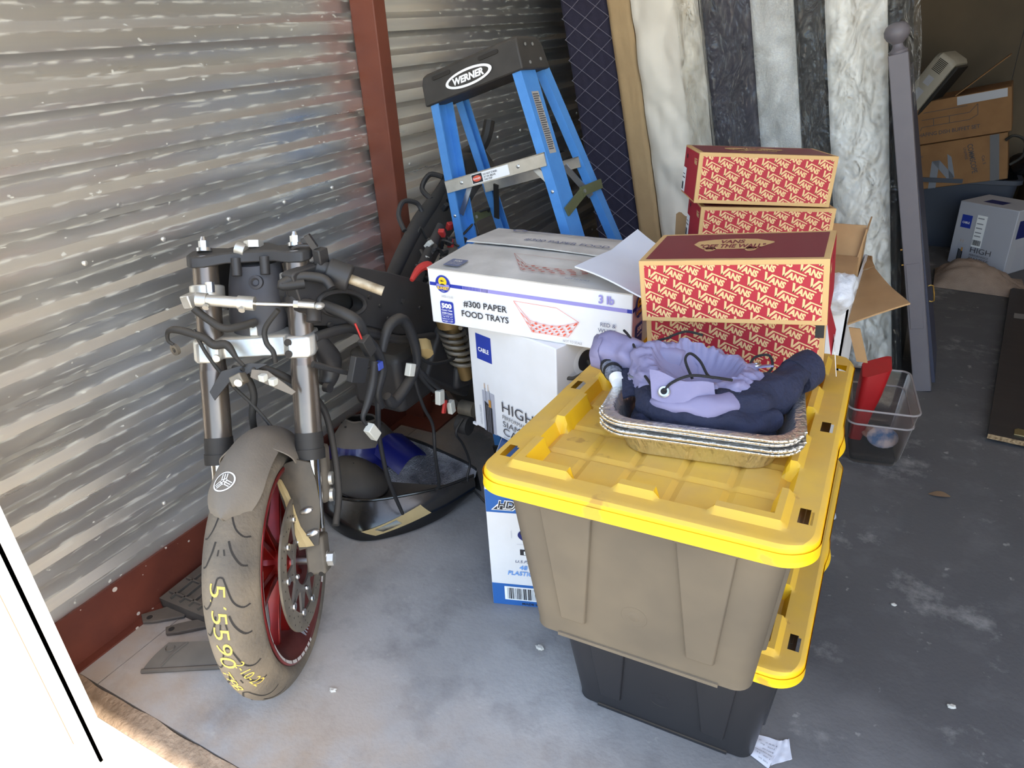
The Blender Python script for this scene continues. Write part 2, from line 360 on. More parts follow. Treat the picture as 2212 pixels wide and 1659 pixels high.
sg = G().sphere((0, 0, 0), (.004, .0065, .0065), 10, None, 6)
for zc in (.951, .951 - PER * 6 + .0, .951 + PER * 6):
    for i in range(16):
        y = .915 + i * .212 + (.0 if i < 7 else .02)
        if 1.93 < y < 2.07: continue
        o = sg.build('screw', scr, wl) if not (zc == .951 and i) and zc == .951 else None
        if o is None: o = bpy.data.objects.new('screw', bpy.data.meshes['screw']); col.objects.link(o); o.parent = wl
        o.location = (XL - .009 + (.018 if abs(((zc - Z0) % PER) - .015) < .02 else .0), y, zc)
bb = G(); bb.bb((XL + .009, .47, 0), (XL + .016, 1.97, .150)).bb((XL - .02, .5, 0), (XL + .04, YB, .005)).bb((XL + .009, 2.03, 0), (XL + .016, YB, .150))
brown_base = mat('brown_base_paint', srgb(112, 58, 44), .55, 0, srgb(92, 47, 38), 7, .45, .06, 60, spec=.4)
def add_splash(m):
    nt = m.node_tree; N = nt.nodes; L = nt.links; p = N['Principled BSDF']; src = p.inputs['Base Color'].links[0].from_socket
    tc = N.new('ShaderNodeTexCoord'); v = N.new('ShaderNodeTexVoronoi'); v.inputs['Scale'].default_value = 34; L.new(tc.outputs['Object'], v.inputs['Vector'])
    n = N.new('ShaderNodeTexNoise'); n.inputs['Scale'].default_value = 9; L.new(tc.outputs['Object'], n.inputs['Vector'])
    r = N.new('ShaderNodeMapRange'); r.inputs['From Min'].default_value = .42; r.inputs['From Max'].default_value = .72; r.inputs['To Min'].default_value = 0.02; r.inputs['To Max'].default_value = .26; L.new(n.outputs['Fac'], r.inputs['Value'])
    l = N.new('ShaderNodeMath'); l.operation = 'LESS_THAN'; L.new(v.outputs['Distance'], l.inputs[0]); L.new(r.outputs['Result'], l.inputs[1])
    x = N.new('ShaderNodeMix'); x.data_type = 'RGBA'; L.new(l.outputs[0], x.inputs[0]); L.new(src, x.inputs[6]); x.inputs[7].default_value = srgb(206, 194, 182); L.new(x.outputs[2], p.inputs['Base Color'])
add_splash(brown_base)
struct(bb.build('baseboard_left', brown_base), 'rust brown steel base channel spattered with white paint')
# brown steel post
pg = G().bb((XL + .0085, 1.968, 0), (-1.557, 2.028, ZC))
post = pg.build('trim_2', oxide_brown, bevel=.004); struct(post, 'rust brown steel post dividing the corrugated wall')
G().bb((XL + .02, 1.90, 0), (-1.46, 2.10, .008)).build('base_plate', oxide_brown, post)
# back and right walls
back_m = mat('back_wall_board', srgb(112, 98, 80), .9, 0, srgb(90, 80, 67), 1.6, .5, .12, 25)
wb = G().bb((XL - .1, YB, 0), (.40, YB + .06, ZC)).bb((.404, YB, 0), (XR + .1, YB + .06, ZC)).build('wall_back', back_m); struct(wb, 'stained brown board back wall')
right_m = mat('right_wall_panel', srgb(226, 214, 196), .7, 0, srgb(214, 202, 184), 4, .4)
struct(G().bb((XR, .4, 0), (XR + .06, YB, ZC)).build('wall_right', right_m), 'side wall of the unit')
# stucco front wall, jambs, header
stucco = mat('white_stucco', srgb(236, 230, 222), .9, 0, srgb(222, 214, 204), 14, .4, .9, 26)
fw_ = G().bb((-9, .43, -.2), (-1.452, .452, 4.2)).bb((2.45, .43, -.2), (9, .54, 4.2)).bb((-1.452, .43, 2.80), (2.45, .54, 4.2)).build('wall_front', stucco); struct(fw_, 'white stucco outer wall beside the door')
jamb_m = mat('white_trim_metal', srgb(238, 236, 228), .45, 0, srgb(226, 220, 206), 9, .4)
jg = G(); jg.bb((-1.452, .4301, -.012), (-1.352, .436, 2.7995)).bb((-1.358, .4301, -.012), (-1.352, .46, 2.7995))
jb = jg.build('trim_3', jamb_m); struct(jb, 'white sheet metal door jamb trim with two rivets')
crk = mat('rust_sealant', srgb(168, 128, 92), .9); G().bb((-1.4535, .4297, -.012), (-1.4495, .432, 2.799)).build('sealant_strip', crk, jb)
for z_ in (.145, .085): G().sphere((-1.392, .4299, z_), (.011, .003, .011), 12, None, 6).build('rivet', jamb_m, jb)
# ---------------------------------------------------------------- storage totes
lid_m = mat('yellow_lid', srgb(246, 196, 12), .45, 0, srgb(240, 188, 14), 10, .3, dust=srgb(196, 160, 96), damt=.78)
def add_stain(m, c, scale=7, lo=.66, hi=.70):
    nt = m.node_tree; N = nt.nodes; L = nt.links; p = N['Principled BSDF']; src = p.inputs['Base Color'].links[0].from_socket
    tc = N.new('ShaderNodeTexCoord'); n = N.new('ShaderNodeTexNoise'); n.inputs['Scale'].default_value = scale; n.inputs['Detail'].default_value = 7; L.new(tc.outputs['Object'], n.inputs['Vector'])
    r = N.new('ShaderNodeMapRange'); r.inputs['From Min'].default_value = lo; r.inputs['From Max'].default_value = hi; r.inputs['To Max'].default_value = .5; L.new(n.outputs['Fac'], r.inputs['Value'])
    x = N.new('ShaderNodeMix'); x.data_type = 'RGBA'; L.new(r.outputs['Result'], x.inputs[0]); L.new(src, x.inputs[6]); x.inputs[7].default_value = c; L.new(x.outputs[2], p.inputs['Base Color'])
add_stain(lid_m, srgb(150, 108, 60), 11, .655, .69)
tote_dusty = mat('dusty_black_tote', srgb(104, 94, 79), .62, 0, srgb(84, 77, 67), 5, .45, dust=srgb(160, 142, 118), damt=.5)
tote_black = mat('black_tote', srgb(36, 35, 38), .42, 0, srgb(44, 43, 45), 4, .4, dust=srgb(140, 125, 105), damt=.4)
LW, LL, LH = .518, .777, .36
def lid_h(x, y):
    ax, ay = abs(x), abs(y); h = 0.0
    # recess
    inx = ax < .205; iny = ay < .338
    if ax < .214 and ay < .347: h = 0.0
    if inx and iny: h = -.024
    # gaps in the inner wall step outward, blocks step inward
    rid = False
    if .190 < ax < .213 and ((.25 < ay < .348) or (.050 < ay < .168)): rid = True
    if .324 < ay < .348 and ((.111 < ax < .213) or ax < .032): rid = True
    if rid: return .010
    if inx and iny:
        px = abs(((ax + .040) % .080) - .040); py = abs(((ay + .0475) % .095) - .0475)
        if ax < .192 and ay < .328 and px < .0355 and py < .0425: h = -.019
    return h
def make_lid_mesh():
    xs = sorted(set([round(-LW / 2 + .005 * i, 5) for i in range(int(LW / .005) + 1)] + [LW / 2])); ys = sorted(set([round(-LL / 2 + .005 * i, 5) for i in range(int(LL / .005) + 1)] + [LL / 2]))
    nx, ny = len(xs), len(ys); r = .055; g = G(); V = []
    def rmap(x, y):
        ax, ay = abs(x), abs(y); cx, cy = LW / 2 - r, LL / 2 - r
        if ax > cx and ay > cy:
            u, v = (ax - cx) / r, (ay - cy) / r
            u2, v2 = u * math.sqrt(1 - v * v / 2), v * math.sqrt(1 - u * u / 2)
            ax, ay = cx + r * u2, cy + r * v2
        return math.copysign(ax, x), math.copysign(ay, y)
    def smoothh(x, y):
        e = .0022; s = (lid_h(x - e, y - e) + lid_h(x + e, y - e) + lid_h(x - e, y + e) + lid_h(x + e, y + e)) / 4
        return s
    for y in ys:
        for x in xs:
            d = min(LW / 2 - abs(x), LL / 2 - abs(y)); X, Y = rmap(x, y)
            hh = smoothh(x, y)
            if d < .009: hh -= .006 * (1 - d / .009) ** 2
            V.append(Vector((X, Y, LH + hh)))
    F = []
    slots = [(sx * .234, sy) for sx in (-1, 1) for sy in (-.304, 0, .304)]
    for j in range(ny - 1):
        for i in range(nx - 1):
            mx_, my_ = (xs[i] + xs[i + 1]) / 2, (ys[j] + ys[j + 1]) / 2
            if any(abs(mx_ - a) < .0100 and abs(my_ - b) < .0200 and not (abs(mx_ - a) > .0075 and abs(my_ - b) > .0175) for a, b in slots): continue
            F.append((j * nx + i, j * nx + i + 1, (j + 1) * nx + i + 1, (j + 1) * nx + i))
    g.add(V, F)
    rim = [i for i in range(nx)] + [j * nx + nx - 1 for j in range(1, ny)] + [(ny - 1) * nx + i for i in range(nx - 2, -1, -1)] + [j * nx for j in range(ny - 2, 0, -1)]
    top = [V[i].copy() for i in rim]
    def bulge(p, k, z):
        f = 1 + k / .3; q = Vector((p.x + math.copysign(k, p.x) * (abs(p.x) > LW / 2 - .056), p.y + math.copysign(k, p.y) * (abs(p.y) > LL / 2 - .056), z))
        if abs(p.x) > LW / 2 - .01: q.x += math.copysign(.008 * max(0, 1 - ((p.y) / .045) ** 2), p.x) * (1 if k > .002 else .4)
        return q
    g.loft([top, [bulge(p, .0012, LH - .011) for p in top], [bulge(p, .003, LH - .033) for p in top], [bulge(p, -.002, LH - .033) for p in top], [bulge(p, -.003, LH - .012) for p in top]], True)
    return g
BW, BL, TW, TL = .388, .612, .455, .712      # base and top of the body
def body_loops():
    out = []
    for t in (0, .02, .1, .5, .9, 1.0):
        w = BW + (TW - BW) * t; l = BL + (TL - BL) * t; out.append(rrect(w, l, .035 if t > 0 else .03, .004 + (.336 - .004) * t, 6))
    b0 = rrect(BW - .03, BL - .03, .03, 0, 6)
    return [b0] + out
def make_tote(name, label, loc, rot, bm_, lidmat, grp):
    t = thing(name, label, 'storage bin', loc, rot, grp)
    g = G(); L0 = body_loops(); g.loft(L0, True, True, False)
    inner = [[Vector((p.x * .985, p.y * .985, p.z)) for p in L0[-1]], [Vector((p.x * .97, p.y * .98, .02)) for p in L0[1]]]
    g.loft([L0[-1]] + inner, True, False, True)
    fl = rrect(.478, .738, .04, .318, 6); fl2 = rrect(.478, .738, .04, .324, 6); g.loft([[Vector((p.x, p.y, .318)) for p in rrect(TW - .004, TL - .004, .035, .318, 6)], fl, fl2, [Vector((p.x, p.y, .324)) for p in rrect(TW - .02, TL - .02, .035, .324, 6)]], True)
    g.build('body', bm_, t, ang=30)
    # tapered raised panels on the four sides
    def panel(face, c, wt, wb, zt, zb, th):
        q = G()
        def P(u, z, o):
            f = (z - .004) / .332
            if face in 'fb':
                y = -(BL + (TL - BL) * f) / 2 - o; return Vector((u, y if face == 'f' else -y, z))
            x = (BW + (TW - BW) * f) / 2 + o; return Vector((x if face == 'r' else -x, u, z))
        a = [P(c - wb / 2, zb, -.004), P(c + wb / 2, zb, -.004), P(c + wt / 2, zt, -.004), P(c - wt / 2, zt, -.004)]
        b = [P(c - wb / 2 + .003, zb + .003, th), P(c + wb / 2 - .003, zb + .003, th), P(c + wt / 2 - .003, zt, th), P(c - wt / 2 + .003, zt, th)]
        q.add(a + b, [(4, 5, 6, 7), (0, 1, 5, 4), (1, 2, 6, 5), (2, 3, 7, 6), (3, 0, 4, 7)]); return q
    for f in 'fb':
        for c in (-.112, .112):
            panel(f, c, .098, .05, .325, .05, .007).build('rib_panel', bm_, t, bevel=.002)
            panel(f, c, .118, .10, .330, .298, .010).build('stacking_tab', bm_, t, bevel=.002)
    for f in 'lr':
        for c in (-.22, 0, .22): panel(f, c, .11, .06, .325, .05, .007).build('rib_panel', bm_, t, bevel=.002)
    q = G().bb((-BW / 2 + .05, -BL / 2 - .004, .0015), (BW / 2 - .05, -BL / 2 + .01, .008)); q.build('foot_lip', bm_, t)
    G().lathe([(.0001, .0), (.010, .0), (.014, -.001), (.022, -.001), (.0225, .0)], frame((0, -BL / 2 - .0275 * (.13 / .3) - .0035, .105), (1, 0, 0), (0, -.15, 1)), 24).build('mould_mark', bm_, t)
    lg.build('lid', lidmat, t, ang=24)
    return t
lg = make_lid_mesh()
tote_lo = make_tote('storage_tote', 'clean black storage tote with yellow lid, on the floor under another', (-.290, 1.353, 0), rotm(R(1.2)), tote_black, lid_m, 'black totes with yellow lids')
UP = Matrix.Translation((-.295, 1.169, .3725)) @ rotm(.0283, -.0659, -.0073)
tote_up = make_tote('storage_tote', 'dusty grey-brown storage tote with yellow lid, stacked on top of the other tote', (-.295, 1.169, .3725), rotm(.0283, -.0659, -.0073), tote_dusty, lid_m, 'black totes with yellow lids')
# ---------------------------------------------------------------- foil pans
foil = mat('aluminium_foil', srgb(240, 238, 234), .30, .95, None, bump=.5, bscale=40, stretch=(3, 3, .6))
def pan_mesh():
    g = G(); n = 26
    def loop(w, d, r, z, cr=0.0, ph=0):
        P = rrect(w, d, r, z, n); m = len(P); out = []
        for i, p in enumerate(P):
            corner = (i % (n + 1)); k = math.sin(i * 2.55 + ph) * cr * (1.25 if 0 < corner < n else .15)
            L = Vector((p.x, p.y, 0)).normalized(); out.append(p + L * k + Vector((0, 0, k * .4)))
        return out
    _l = loop
    loop = lambda w, d, r, z, cr=0.0, ph=0: _l(w, d, r, z * .80, cr, ph)
    g.loft([loop(.238, .178, .045, 0), loop(.250, .190, .05, .0025), loop(.252, .192, .052, .006, .0006), loop(.276, .216, .05, .048, .0016), loop(.282, .222, .05, .050, .001),
            loop(.290, .230, .048, .064, .001), loop(.296, .236, .048, .066, .0012), loop(.322, .262, .052, .0665, .0016), loop(.3285, .2685, .055, .0655, .0014), loop(.330, .270, .056, .0625, .0012), loop(.3275, .2675, .055, .0600, .001), loop(.324, .264, .053, .0610, .001)], True, True, False)
    return g
pg_ = pan_mesh(); PANC = (.037, -.086); PANY = R(7)
pan_labels = ['bottom foil roasting pan of the nested stack on the yellow lid', 'second foil roasting pan from the bottom of the nested stack', 'third foil roasting pan from the bottom of the nested stack', 'topmost foil roasting pan, clothes heaped in it']
pan0 = None
for i in range(4):
    M = UP @ Matrix.Translation((PANC[0] + (.0, .002, -.002, .001)[i], PANC[1] + (.0, -.001, .002, 0)[i], .3412 + .0070 * i + (.003 if i > 1 else 0))) @ rotm(PANY + (0, .01, -.006, .012)[i])
    if pan0 is None: pan0 = pg_.build('foil_pan', foil, None, ang=50); o = pan0
    else: o = bpy.data.objects.new('foil_pan', pan0.data); col.objects.link(o)
    o.matrix_world = M; WM[o] = M; tag(o, pan_labels[i], 'pan', 'nested foil pans')
PAN = UP @ Matrix.Translation((PANC[0], PANC[1], .3412 + .0240)) @ rotm(PANY)     # frame of the top pan
# ---------------------------------------------------------------- clothes heaped in the pan
navy = mat('navy_cotton', srgb(28, 31, 52), .9, 0, srgb(38, 41, 64), 30, .4, .5, 90)
lilac = mat('lilac_grey_nylon', srgb(134, 128, 158), .62, 0, srgb(120, 114, 146), 12, .35, .12, 60)
cord_m = mat('black_cord', srgb(26, 25, 27), .75, 0, None, bump=.4, bscale=600)
heather = mat('heather_grey_knit', srgb(84, 88, 100), .95, 0, srgb(130, 134, 146), 240, .5, .4, 400)
def fold(p, s=1.0, a=1.0): 
    q = p * s
    return a * (abs(mnoise.noise(q)) * .6 + .4 * abs(mnoise.noise(q * 2.3 + Vector((3, 1, 7)))))
# navy garment: body lying in the pan
sh = thing('navy_shirt', 'dark navy cotton shirt with a buttoned cuff, bundled in the top foil pan', 'shirt', (0, 0, 0), PAN)
g = G(); cx, cy = .0, .0
loops = []
for j in range(15):
    t = j / 14; phi = t * math.pi * .5
    lp_ = []
    for i in range(72):
        a = 2 * math.pi * i / 72; ca, sa = math.cos(a), math.sin(a)
        e = .55; rx, ry = .124, .094
        X = math.copysign(abs(ca) ** e, ca) * rx; Y = math.copysign(abs(sa) ** e, sa) * ry
        k = math.cos(phi) ** .45 if t < 1 else 0.02
        z = .010 + .050 * math.sin(phi) ** .8 + .012 * (X * k / .14) * math.sin(phi)
        p = Vector((cx + X * k, cy + Y * k, z))
        f = fold(Vector((p.x * 18 + p.y * 9, p.y * 26 + p.z * 10, 2.1)), 1.0, 1.0)
        d = Vector((ca, sa, .9)).normalized(); p += d * (.022 * (f - .28)) * (1 if t > .05 else .2)
        if t < .35: p.x = max(-.128, min(.128, p.x)); p.y = max(-.098, min(.098, p.y))
        lp_.append(p)
    loops.append(lp_)
g.loft(loops, True, True, True); g.build('body', navy, sh, ang=80)
def sleeve(P, rs, nm, m, flat=.75, amp=.006, n=20, par=sh, seed=0.0, fs=34):
    q = G(); q.tube(P, rs, n, 9, flat)
    q.v = [p + Vector((mnoise.noise(p * fs + Vector((seed, 0, 0))), mnoise.noise(p * fs + Vector((9, seed, 3))), mnoise.noise(p * fs + Vector((5, 2, seed))))) * amp for p in q.v]
    return q.build(nm, m, par, ang=80)
# right sleeve up and over the right end of the pan
sleeve([(.02, -.045, .050), (.075, -.02, .054), (.118, .030, .066), (.150, .078, .082)], [.040, .044, .038, .032], 'sleeve', navy, .85, .010, 26, sh, 1.0, 26)
sleeve([(.144, .070, .080), (.158, .090, .084), (.172, .108, .087)], [.0345, .0345, .033], 'sleeve_hem', navy, .85, .003)
# front roll of cloth along the near rim
sleeve([(-.095, -.02, .056), (-.075, -.062, .050), (-.03, -.078, .046), (.03, -.076, .042), (.085, -.060, .040), (.115, -.03, .044)], [.024, .028, .025, .030, .024, .020], 'rolled_hem', navy, .95, .009, 24, sh, 4.0, 30)
# cuff flap on the left with its button
g = G()
def cuff(u, v):
    x = -.158 + .070 * u + .022 * v; y = .045 - .085 * v + .015 * u; z = .076 + .010 * math.sin(u * 2.6) - .024 * v * v + .005 * mnoise.noise(Vector((u * 4, v * 4, 0)))
    return Vector((x, y, z))
g.sheet(lambda u, v: cuff(u, 1 - v), 14, 12, .005); cf = g.build('cuff', navy, sh, ang=80)
btn = mat('grey_button', srgb(96, 98, 104), .35)
bp = cuff(.30, .55); bn = (cuff(.36, .55) - bp).cross(cuff(.30, .50) - bp).normalized()
if bn.z < 0: bn = -bn
MB = frame(bp + bn * .001, (1, 0, .1), bn.cross(Vector((1, 0, .1))))
G().lathe([(.0001, .002), (.0055, .002), (.0075, .0035), (.0095, .003), (.0102, 0)], MB, 24).build('button', btn, cf)
# heather grey rib-knit cuff poking out behind, with dark stripes and white lining
hk = thing('knit_sleeve', 'heather grey knit sleeve end with dark stripes, behind the navy cuff', 'sweater', (0, 0, 0), PAN)
KP = [(-.160, .020, .064), (-.178, .050, .071), (-.172, .085, .074), (-.13, .10, .072)]
sleeve(KP, [.020, .0235, .0235, .020], 'sleeve', heather, .75, .001, 20, hk)
for t in (0, 1):
    a_ = Vector(KP[0]).lerp(Vector(KP[1]), .35 + .42 * t); b_ = Vector(KP[0]).lerp(Vector(KP[1]), .55 + .42 * t)
    sleeve([a_, b_], [.0228 + .0012 * t, .0232 + .0010 * t], 'dark_stripe', cord_m, .80, .0, 20, hk)
sleeve([(-.150, .004, .058), (-.158, .018, .063)], [.018, .0195], 'white_lining', white_card, .75, .001, 16, hk)
# lilac drawstring bag lying on the heap
bag = thing('drawstring_bag', 'grey lilac drawstring bag with black cord, on top of the clothes', 'bag', (0, 0, 0), PAN)
def zm(z, o=0.0): return .050 + (z - .10) * .70 + o
g = G(); loops = []
NA = 120
def bagp(a, t):
    """t 0 outer bottom edge, up to the gathered mouth at t=.62, then down inside"""
    ca, sa = math.cos(a), math.sin(a)
    if t < .62:
        k = t / .62; r = 1.0 - .34 * k ** 1.6 + .08 * math.sin(math.pi * k); z = .100 + .080 * math.sin(k * 1.45)
    else:
        k = (t - .62) / .38; r = .66 - .46 * k; z = .180 - .075 * k ** .6
    rx, ry = .118, .082
    x = -.018 + rx * r * ca; y = .022 + ry * r * sa
    z += .034 * max(0, sa) * (1 - abs(t - .62) * 1.1) - .010 * (max(0, -sa)) * (1 if t > .3 else .4) + .012 * math.cos(2 * a + .6) - .012 * ca * (t > .2)
    gat = math.exp(-((t - .60) / .09) ** 2)
    z += .0018 * gat * math.sin(a * 31 + 2 * math.sin(3 * a)) ; r2 = .0022 * gat * math.cos(a * 31)
    p = Vector((x + ca * r2, y + sa * r2, z))
    f = fold(Vector((ca * 1.9 + 4, sa * 2.2, t * 2.6)), 1.6, 1.0) + .35 * mnoise.noise(Vector((a * 2.2, t * 3.5, 1.7)))
    p += Vector((ca * .6, sa * .6, .8)) * .034 * (f - .25)
    p.z = zm(p.z); return p
for j in range(31): loops.append([bagp(2 * math.pi * i / NA, j / 30) for i in range(NA)])
g.loft(loops, True, True, True); g.build('pouch', lilac, bag, ang=80)
# left end of the bag flopping over the rim
sleeve([(-.05, .055, .086), (-.10, .058, .092), (-.15, .062, .096), (-.205, .066, .096)], [.020, .026, .030, .028], 'folded_end', lilac, 1.15, .010, 30, bag, 2.0, 30)
sleeve([(-.196, .066, .096), (-.214, .067, .095)], [.031, .027], 'channel_hem', lilac, 1.15, .006, 30, bag, 5.0)
sleeve([(-.085, -.050, .062), (-.04, -.068, .060), (.015, -.066, .060), (.062, -.036, .068)], [.020, .030, .032, .022], 'front_drape', lilac, .8, .009, 26, bag, 7.0, 28)
g = G()
def tab(u, v): return Vector((-.088 + .105 * u + .010 * v, -.062 - .014 * math.sin(u * 2.2) + .018 * u * u - .026 * v * (1 - .35 * u), .120 - .016 * u - .040 * v * (1 - .25 * u) + .003 * math.sin(u * 9 + v * 3)))
g.sheet(lambda u, v: tab(u, 1 - v), 12, 10, .003); tb = g.build('corner_patch', lilac, bag, ang=70)
gp = tab(.22, .62); gn = Vector((0, -.80, .60)).normalized(); MG = frame(gp + gn * .0022, (1, 0, 0), gn.cross(Vector((1, 0, 0))))
G().lathe([(.0045, .0), (.0055, .0022), (.0085, .0024), (.0105, 0)], MG, 28).build('grommet', steel, tb)
G().lathe([(.0001, .0004), (.0046, .0004)], MG, 20).build('grommet_hole', cord_m, tb)
def cord(P, r=.0024): return G().tube(P, r, 8, 7).build('drawcord', cord_m, bag)
cord([tuple(gp + gn * .003), (-.048, -.076, .106), (-.02, -.066, .118), (.015, -.058, .116), (.045, -.042, .108)])
cord([(-.02, -.03, .098), (-.036, -.01, .122), (-.030, .004, .130), (-.012, -.006, .122), (.004, -.03, .108), (.015, -.05, .112)])
cord([(-.075, .085, .128), (-.105, .060, .122), (-.122, .030, .108), (-.118, .012, .098), (-.105, -.02, .094), (-.085, -.055, .088), (-.072, -.078, .070)])
cord([(-.050, -.080, .066), (-.048, -.079, .076), (-.050, -.074, .086)])
cord([(-.165, .098, .128), (-.150, .070, .128), (-.135, .045, .118), (-.122, .022, .106)])
cord([(-.078, .086, .128), (-.05, .10, .136), (-.02, .105, .13)])
cord([(.050, -.040, .086), (.070, -.005, .084), (.086, .03, .086), (.105, .055, .098), (.098, .08, .112), (.075, .075, .108), (.068, .06, .098)])
cord([(.075, .022, .088), (.095, .012, .084), (.112, .006, .080)])
G().sphere((.082, .026, .088), (.008, .007, .007), 12, None, 8).build('cord_knot', cord_m, bag); G().sphere((-.120, .022, .104), (.007, .007, .008), 12, None, 8).build('cord_knot', cord_m, bag)
g = G(); g.sheet(lambda u, v: Vector((.062 + .045 * u, .055 + .028 * v, .094 + .010 * u - .008 * v)), 6, 6, .003); tb2 = g.build('corner_patch', lilac, bag)
MG = frame((.078, .062, .0985), (1, 0, .24), (0, 1, 0)); G().lathe([(.004, .0), (.005, .0018), (.008, .002), (.0095, 0)], MG, 24).build('grommet', steel, tb2)
# ---------------------------------------------------------------- shoe boxes
vk = mat('shoebox_kraft', srgb(208, 168, 112), .8, 0, srgb(198, 158, 104), 14, .3)
vred = mat('shoebox_red', srgb(176, 34, 50), .62, 0, srgb(160, 30, 46), 9, .3)
vdark = mat('shoebox_maroon', srgb(124, 38, 50), .5, 0, srgb(114, 34, 46), 9, .3)
vink = mat('shoebox_letter', srgb(226, 188, 134), .75)
VW, VD, VH = .336, .190, .122
def vans_logo(d, m, u, v, h, rot, width=2.62):
    c, s = math.cos(rot), math.sin(rot)
    T = lambda P: [(u + (x * c - y * s) * h, v + (x * s + y * c) * h) for x, y in P]
    d.poly(m, T([(0, 1), (.27, 1), (.60, 0), (.36, 0)])); d.poly(m, T([(.36, 0), (.60, 0), (1.02, .86), (.92, 1.0), (.80, 1.0)]))
    d.poly(m, T([(.92, 1.0), (1.02, .86), (width, .86), (width, 1.0)]))
    d.text(m, 'ANS', *T([(.80, 0)])[0], h * .96, .05, 0, 'l', rot, h * 1.74)
def vans_pattern(d, w, h, bx, by):
    d.rect(vred, bx, by, w - bx, h - by)
    ax, ay = .0468, -.0208; cx, cy = .0296, .0089
    for i in range(-14, 22):
        for j in range(-14, 22):
            u = .012 + i * ax + j * cx; v = h - .030 + i * ay + j * cy
            if -.05 < u < w + .01 and -.03 < v < h + .03: vans_logo(d, vink, u, v, .0165, math.atan2(ay, ax))
    d.clip(vink, bx, by, w - bx, h - by)
def skate_logo(d, u, v, w):
    """skateboard-shaped emblem with the words on it"""
    k = w / 2; ky = 1.25
    body = [(-1.0, .06), (-.93, .30), (-.55, .42), (.0, .47), (.55, .42), (.98, .20), (1.0, .12), (.7, -.20), (.62, -.30), (-.68, -.30), (-.78, -.20)]
    d.poly(vk, [(u + x * k, v + y * k * ky) for x, y in body][::-1])
    for sx in (-.5, .5): d.circ(vk, u + sx * k, v - .30 * k * ky, .14 * k, 20, .20 * k); 
    d.text(vdark, 'VANS', u - .05 * k, v + .12 * k * ky, .42 * k, .03, 0, 'c', 0, .62 * k); d.text(vdark, '"OFF THE WALL"', u, v - .22 * k * ky, .46 * k, .03, 0, 'c', 0, 1.62 * k)
    for sx in (-.5, .5): d.ring(vdark, u + sx * k, v - .30 * k * ky, .10 * k, .03 * k)
vans_labels = ['upper front red shoe box, lying on another shoe box on the yellow tote lid', 'lower front red shoe box behind the clothes, standing on the yellow tote lid',
               'topmost red shoe box at the back, in front of the wrapped mattresses', 'red shoe box directly under the topmost one at the back']
def make_vans(loc, rot, label):
    t = thing('shoe_box', label, 'shoe box', loc, rot, 'red printed shoe boxes')
    g = G().bb((-VW / 2, -VD / 2, -VH / 2), (VW / 2, VD / 2, VH / 2)); g.build('carton', vk, t, bevel=.0012)
    d = Decal(t, frame((-VW / 2, -VD / 2, -VH / 2), (1, 0, 0), (0, 0, 1))); vans_pattern(d, VW, VH, .010, .009); d.build({'shoebox_red': 'front_panel_print', 'shoebox_letter': 'front_lettering'})
    d = Decal(t, frame((VW / 2, VD / 2, -VH / 2), (-1, 0, 0), (0, 0, 1))); vans_pattern(d, VW, VH, .010, .009); d.build({'shoebox_red': 'rear_panel_print', 'shoebox_letter': 'rear_lettering'})
    d = Decal(t, frame((-VW / 2, -VD / 2, VH / 2), (1, 0, 0), (0, 1, 0))); d.rect(vdark, .011, .011, VW - .011, VD - .011)
    dd = Decal(t, frame((-VW / 2, -VD / 2, VH / 2 + .0004), (1, 0, 0), (0, 1, 0))); skate_logo(dd, VW * .47, VD * .52, .150)
    d.build({'shoebox_maroon': 'lid_panel_print'}); dd.build({'shoebox_kraft': 'lid_emblem', 'shoebox_maroon': 'lid_lettering'})
    for sx in (-1, 1):
        M = frame((sx * VW / 2, -sx * VD / 2, -VH / 2), (0, sx, 0), (0, 0, 1))
        d = Decal(t, M); d.rect(vred, .004, .004, VD - .004, VH - .004); vans_logo(d, vink, VD - .052 if sx < 0 else .008, VH - .032, .014, 0, 2.5)
        if sx < 0: d.rect(white_print, .0 + .004, .006, .050, .068); d.barcode(cord_m, .008, .010, .030, .030); d.rect(cord_m, .008, .04, .04, .043); d.rect(cord_m, .008, .05, .036, .052)
        d.build({'shoebox_red': 'end_panel_print', 'shoebox_letter': 'end_lettering', 'white_ink': 'size_label', 'black_cord': 'label_print'})
        G().lathe([(.0001, .0012), (.006, .0012)], frame((sx * (VW / 2), sx * (-.055 if sx < 0 else .0), VH / 2 - .024), (0, sx, 0), (0, 0, 1)), 14).build('finger_hole', rubber, t)
    return t
v0 = make_vans((-.274, 1.372, .9325), rotm(.065, .002, -.094), vans_labels[0])
poses = [((-.276, 1.421, .8005), rotm(.125, -.045, -.072)), ((-.372, 1.957, 1.0115), rotm(.452, -.055, .072)), ((-.360, 1.972, .882), rotm(.435, -.03, .05))]
for i, (lc, rt) in enumerate(poses):
    c = copy_tree(v0); c.matrix_world = Matrix.Translation(lc) @ rt; c['label'] = vans_labels[i + 1]; WM[c] = c.matrix_world.copy()
    if i == 0:
        f = G().sheet(lambda u, v: Vector((.168 + .012 * v + .01 * u * v, -.085 + .15 * u, .058 - .075 * v)), 6, 6, .0015).build('torn_end_flap', vred, c)
        G().sheet(lambda u, v: Vector((.186 + .006 * v, -.088 + .10 * u, -.008 - .050 * v)), 4, 4, .0008).build('hanging_label', white_print, c)
        G().bb((.150, -.0962, .022), (.1655, -.094, .054)).build('torn_hole', rubber, c)
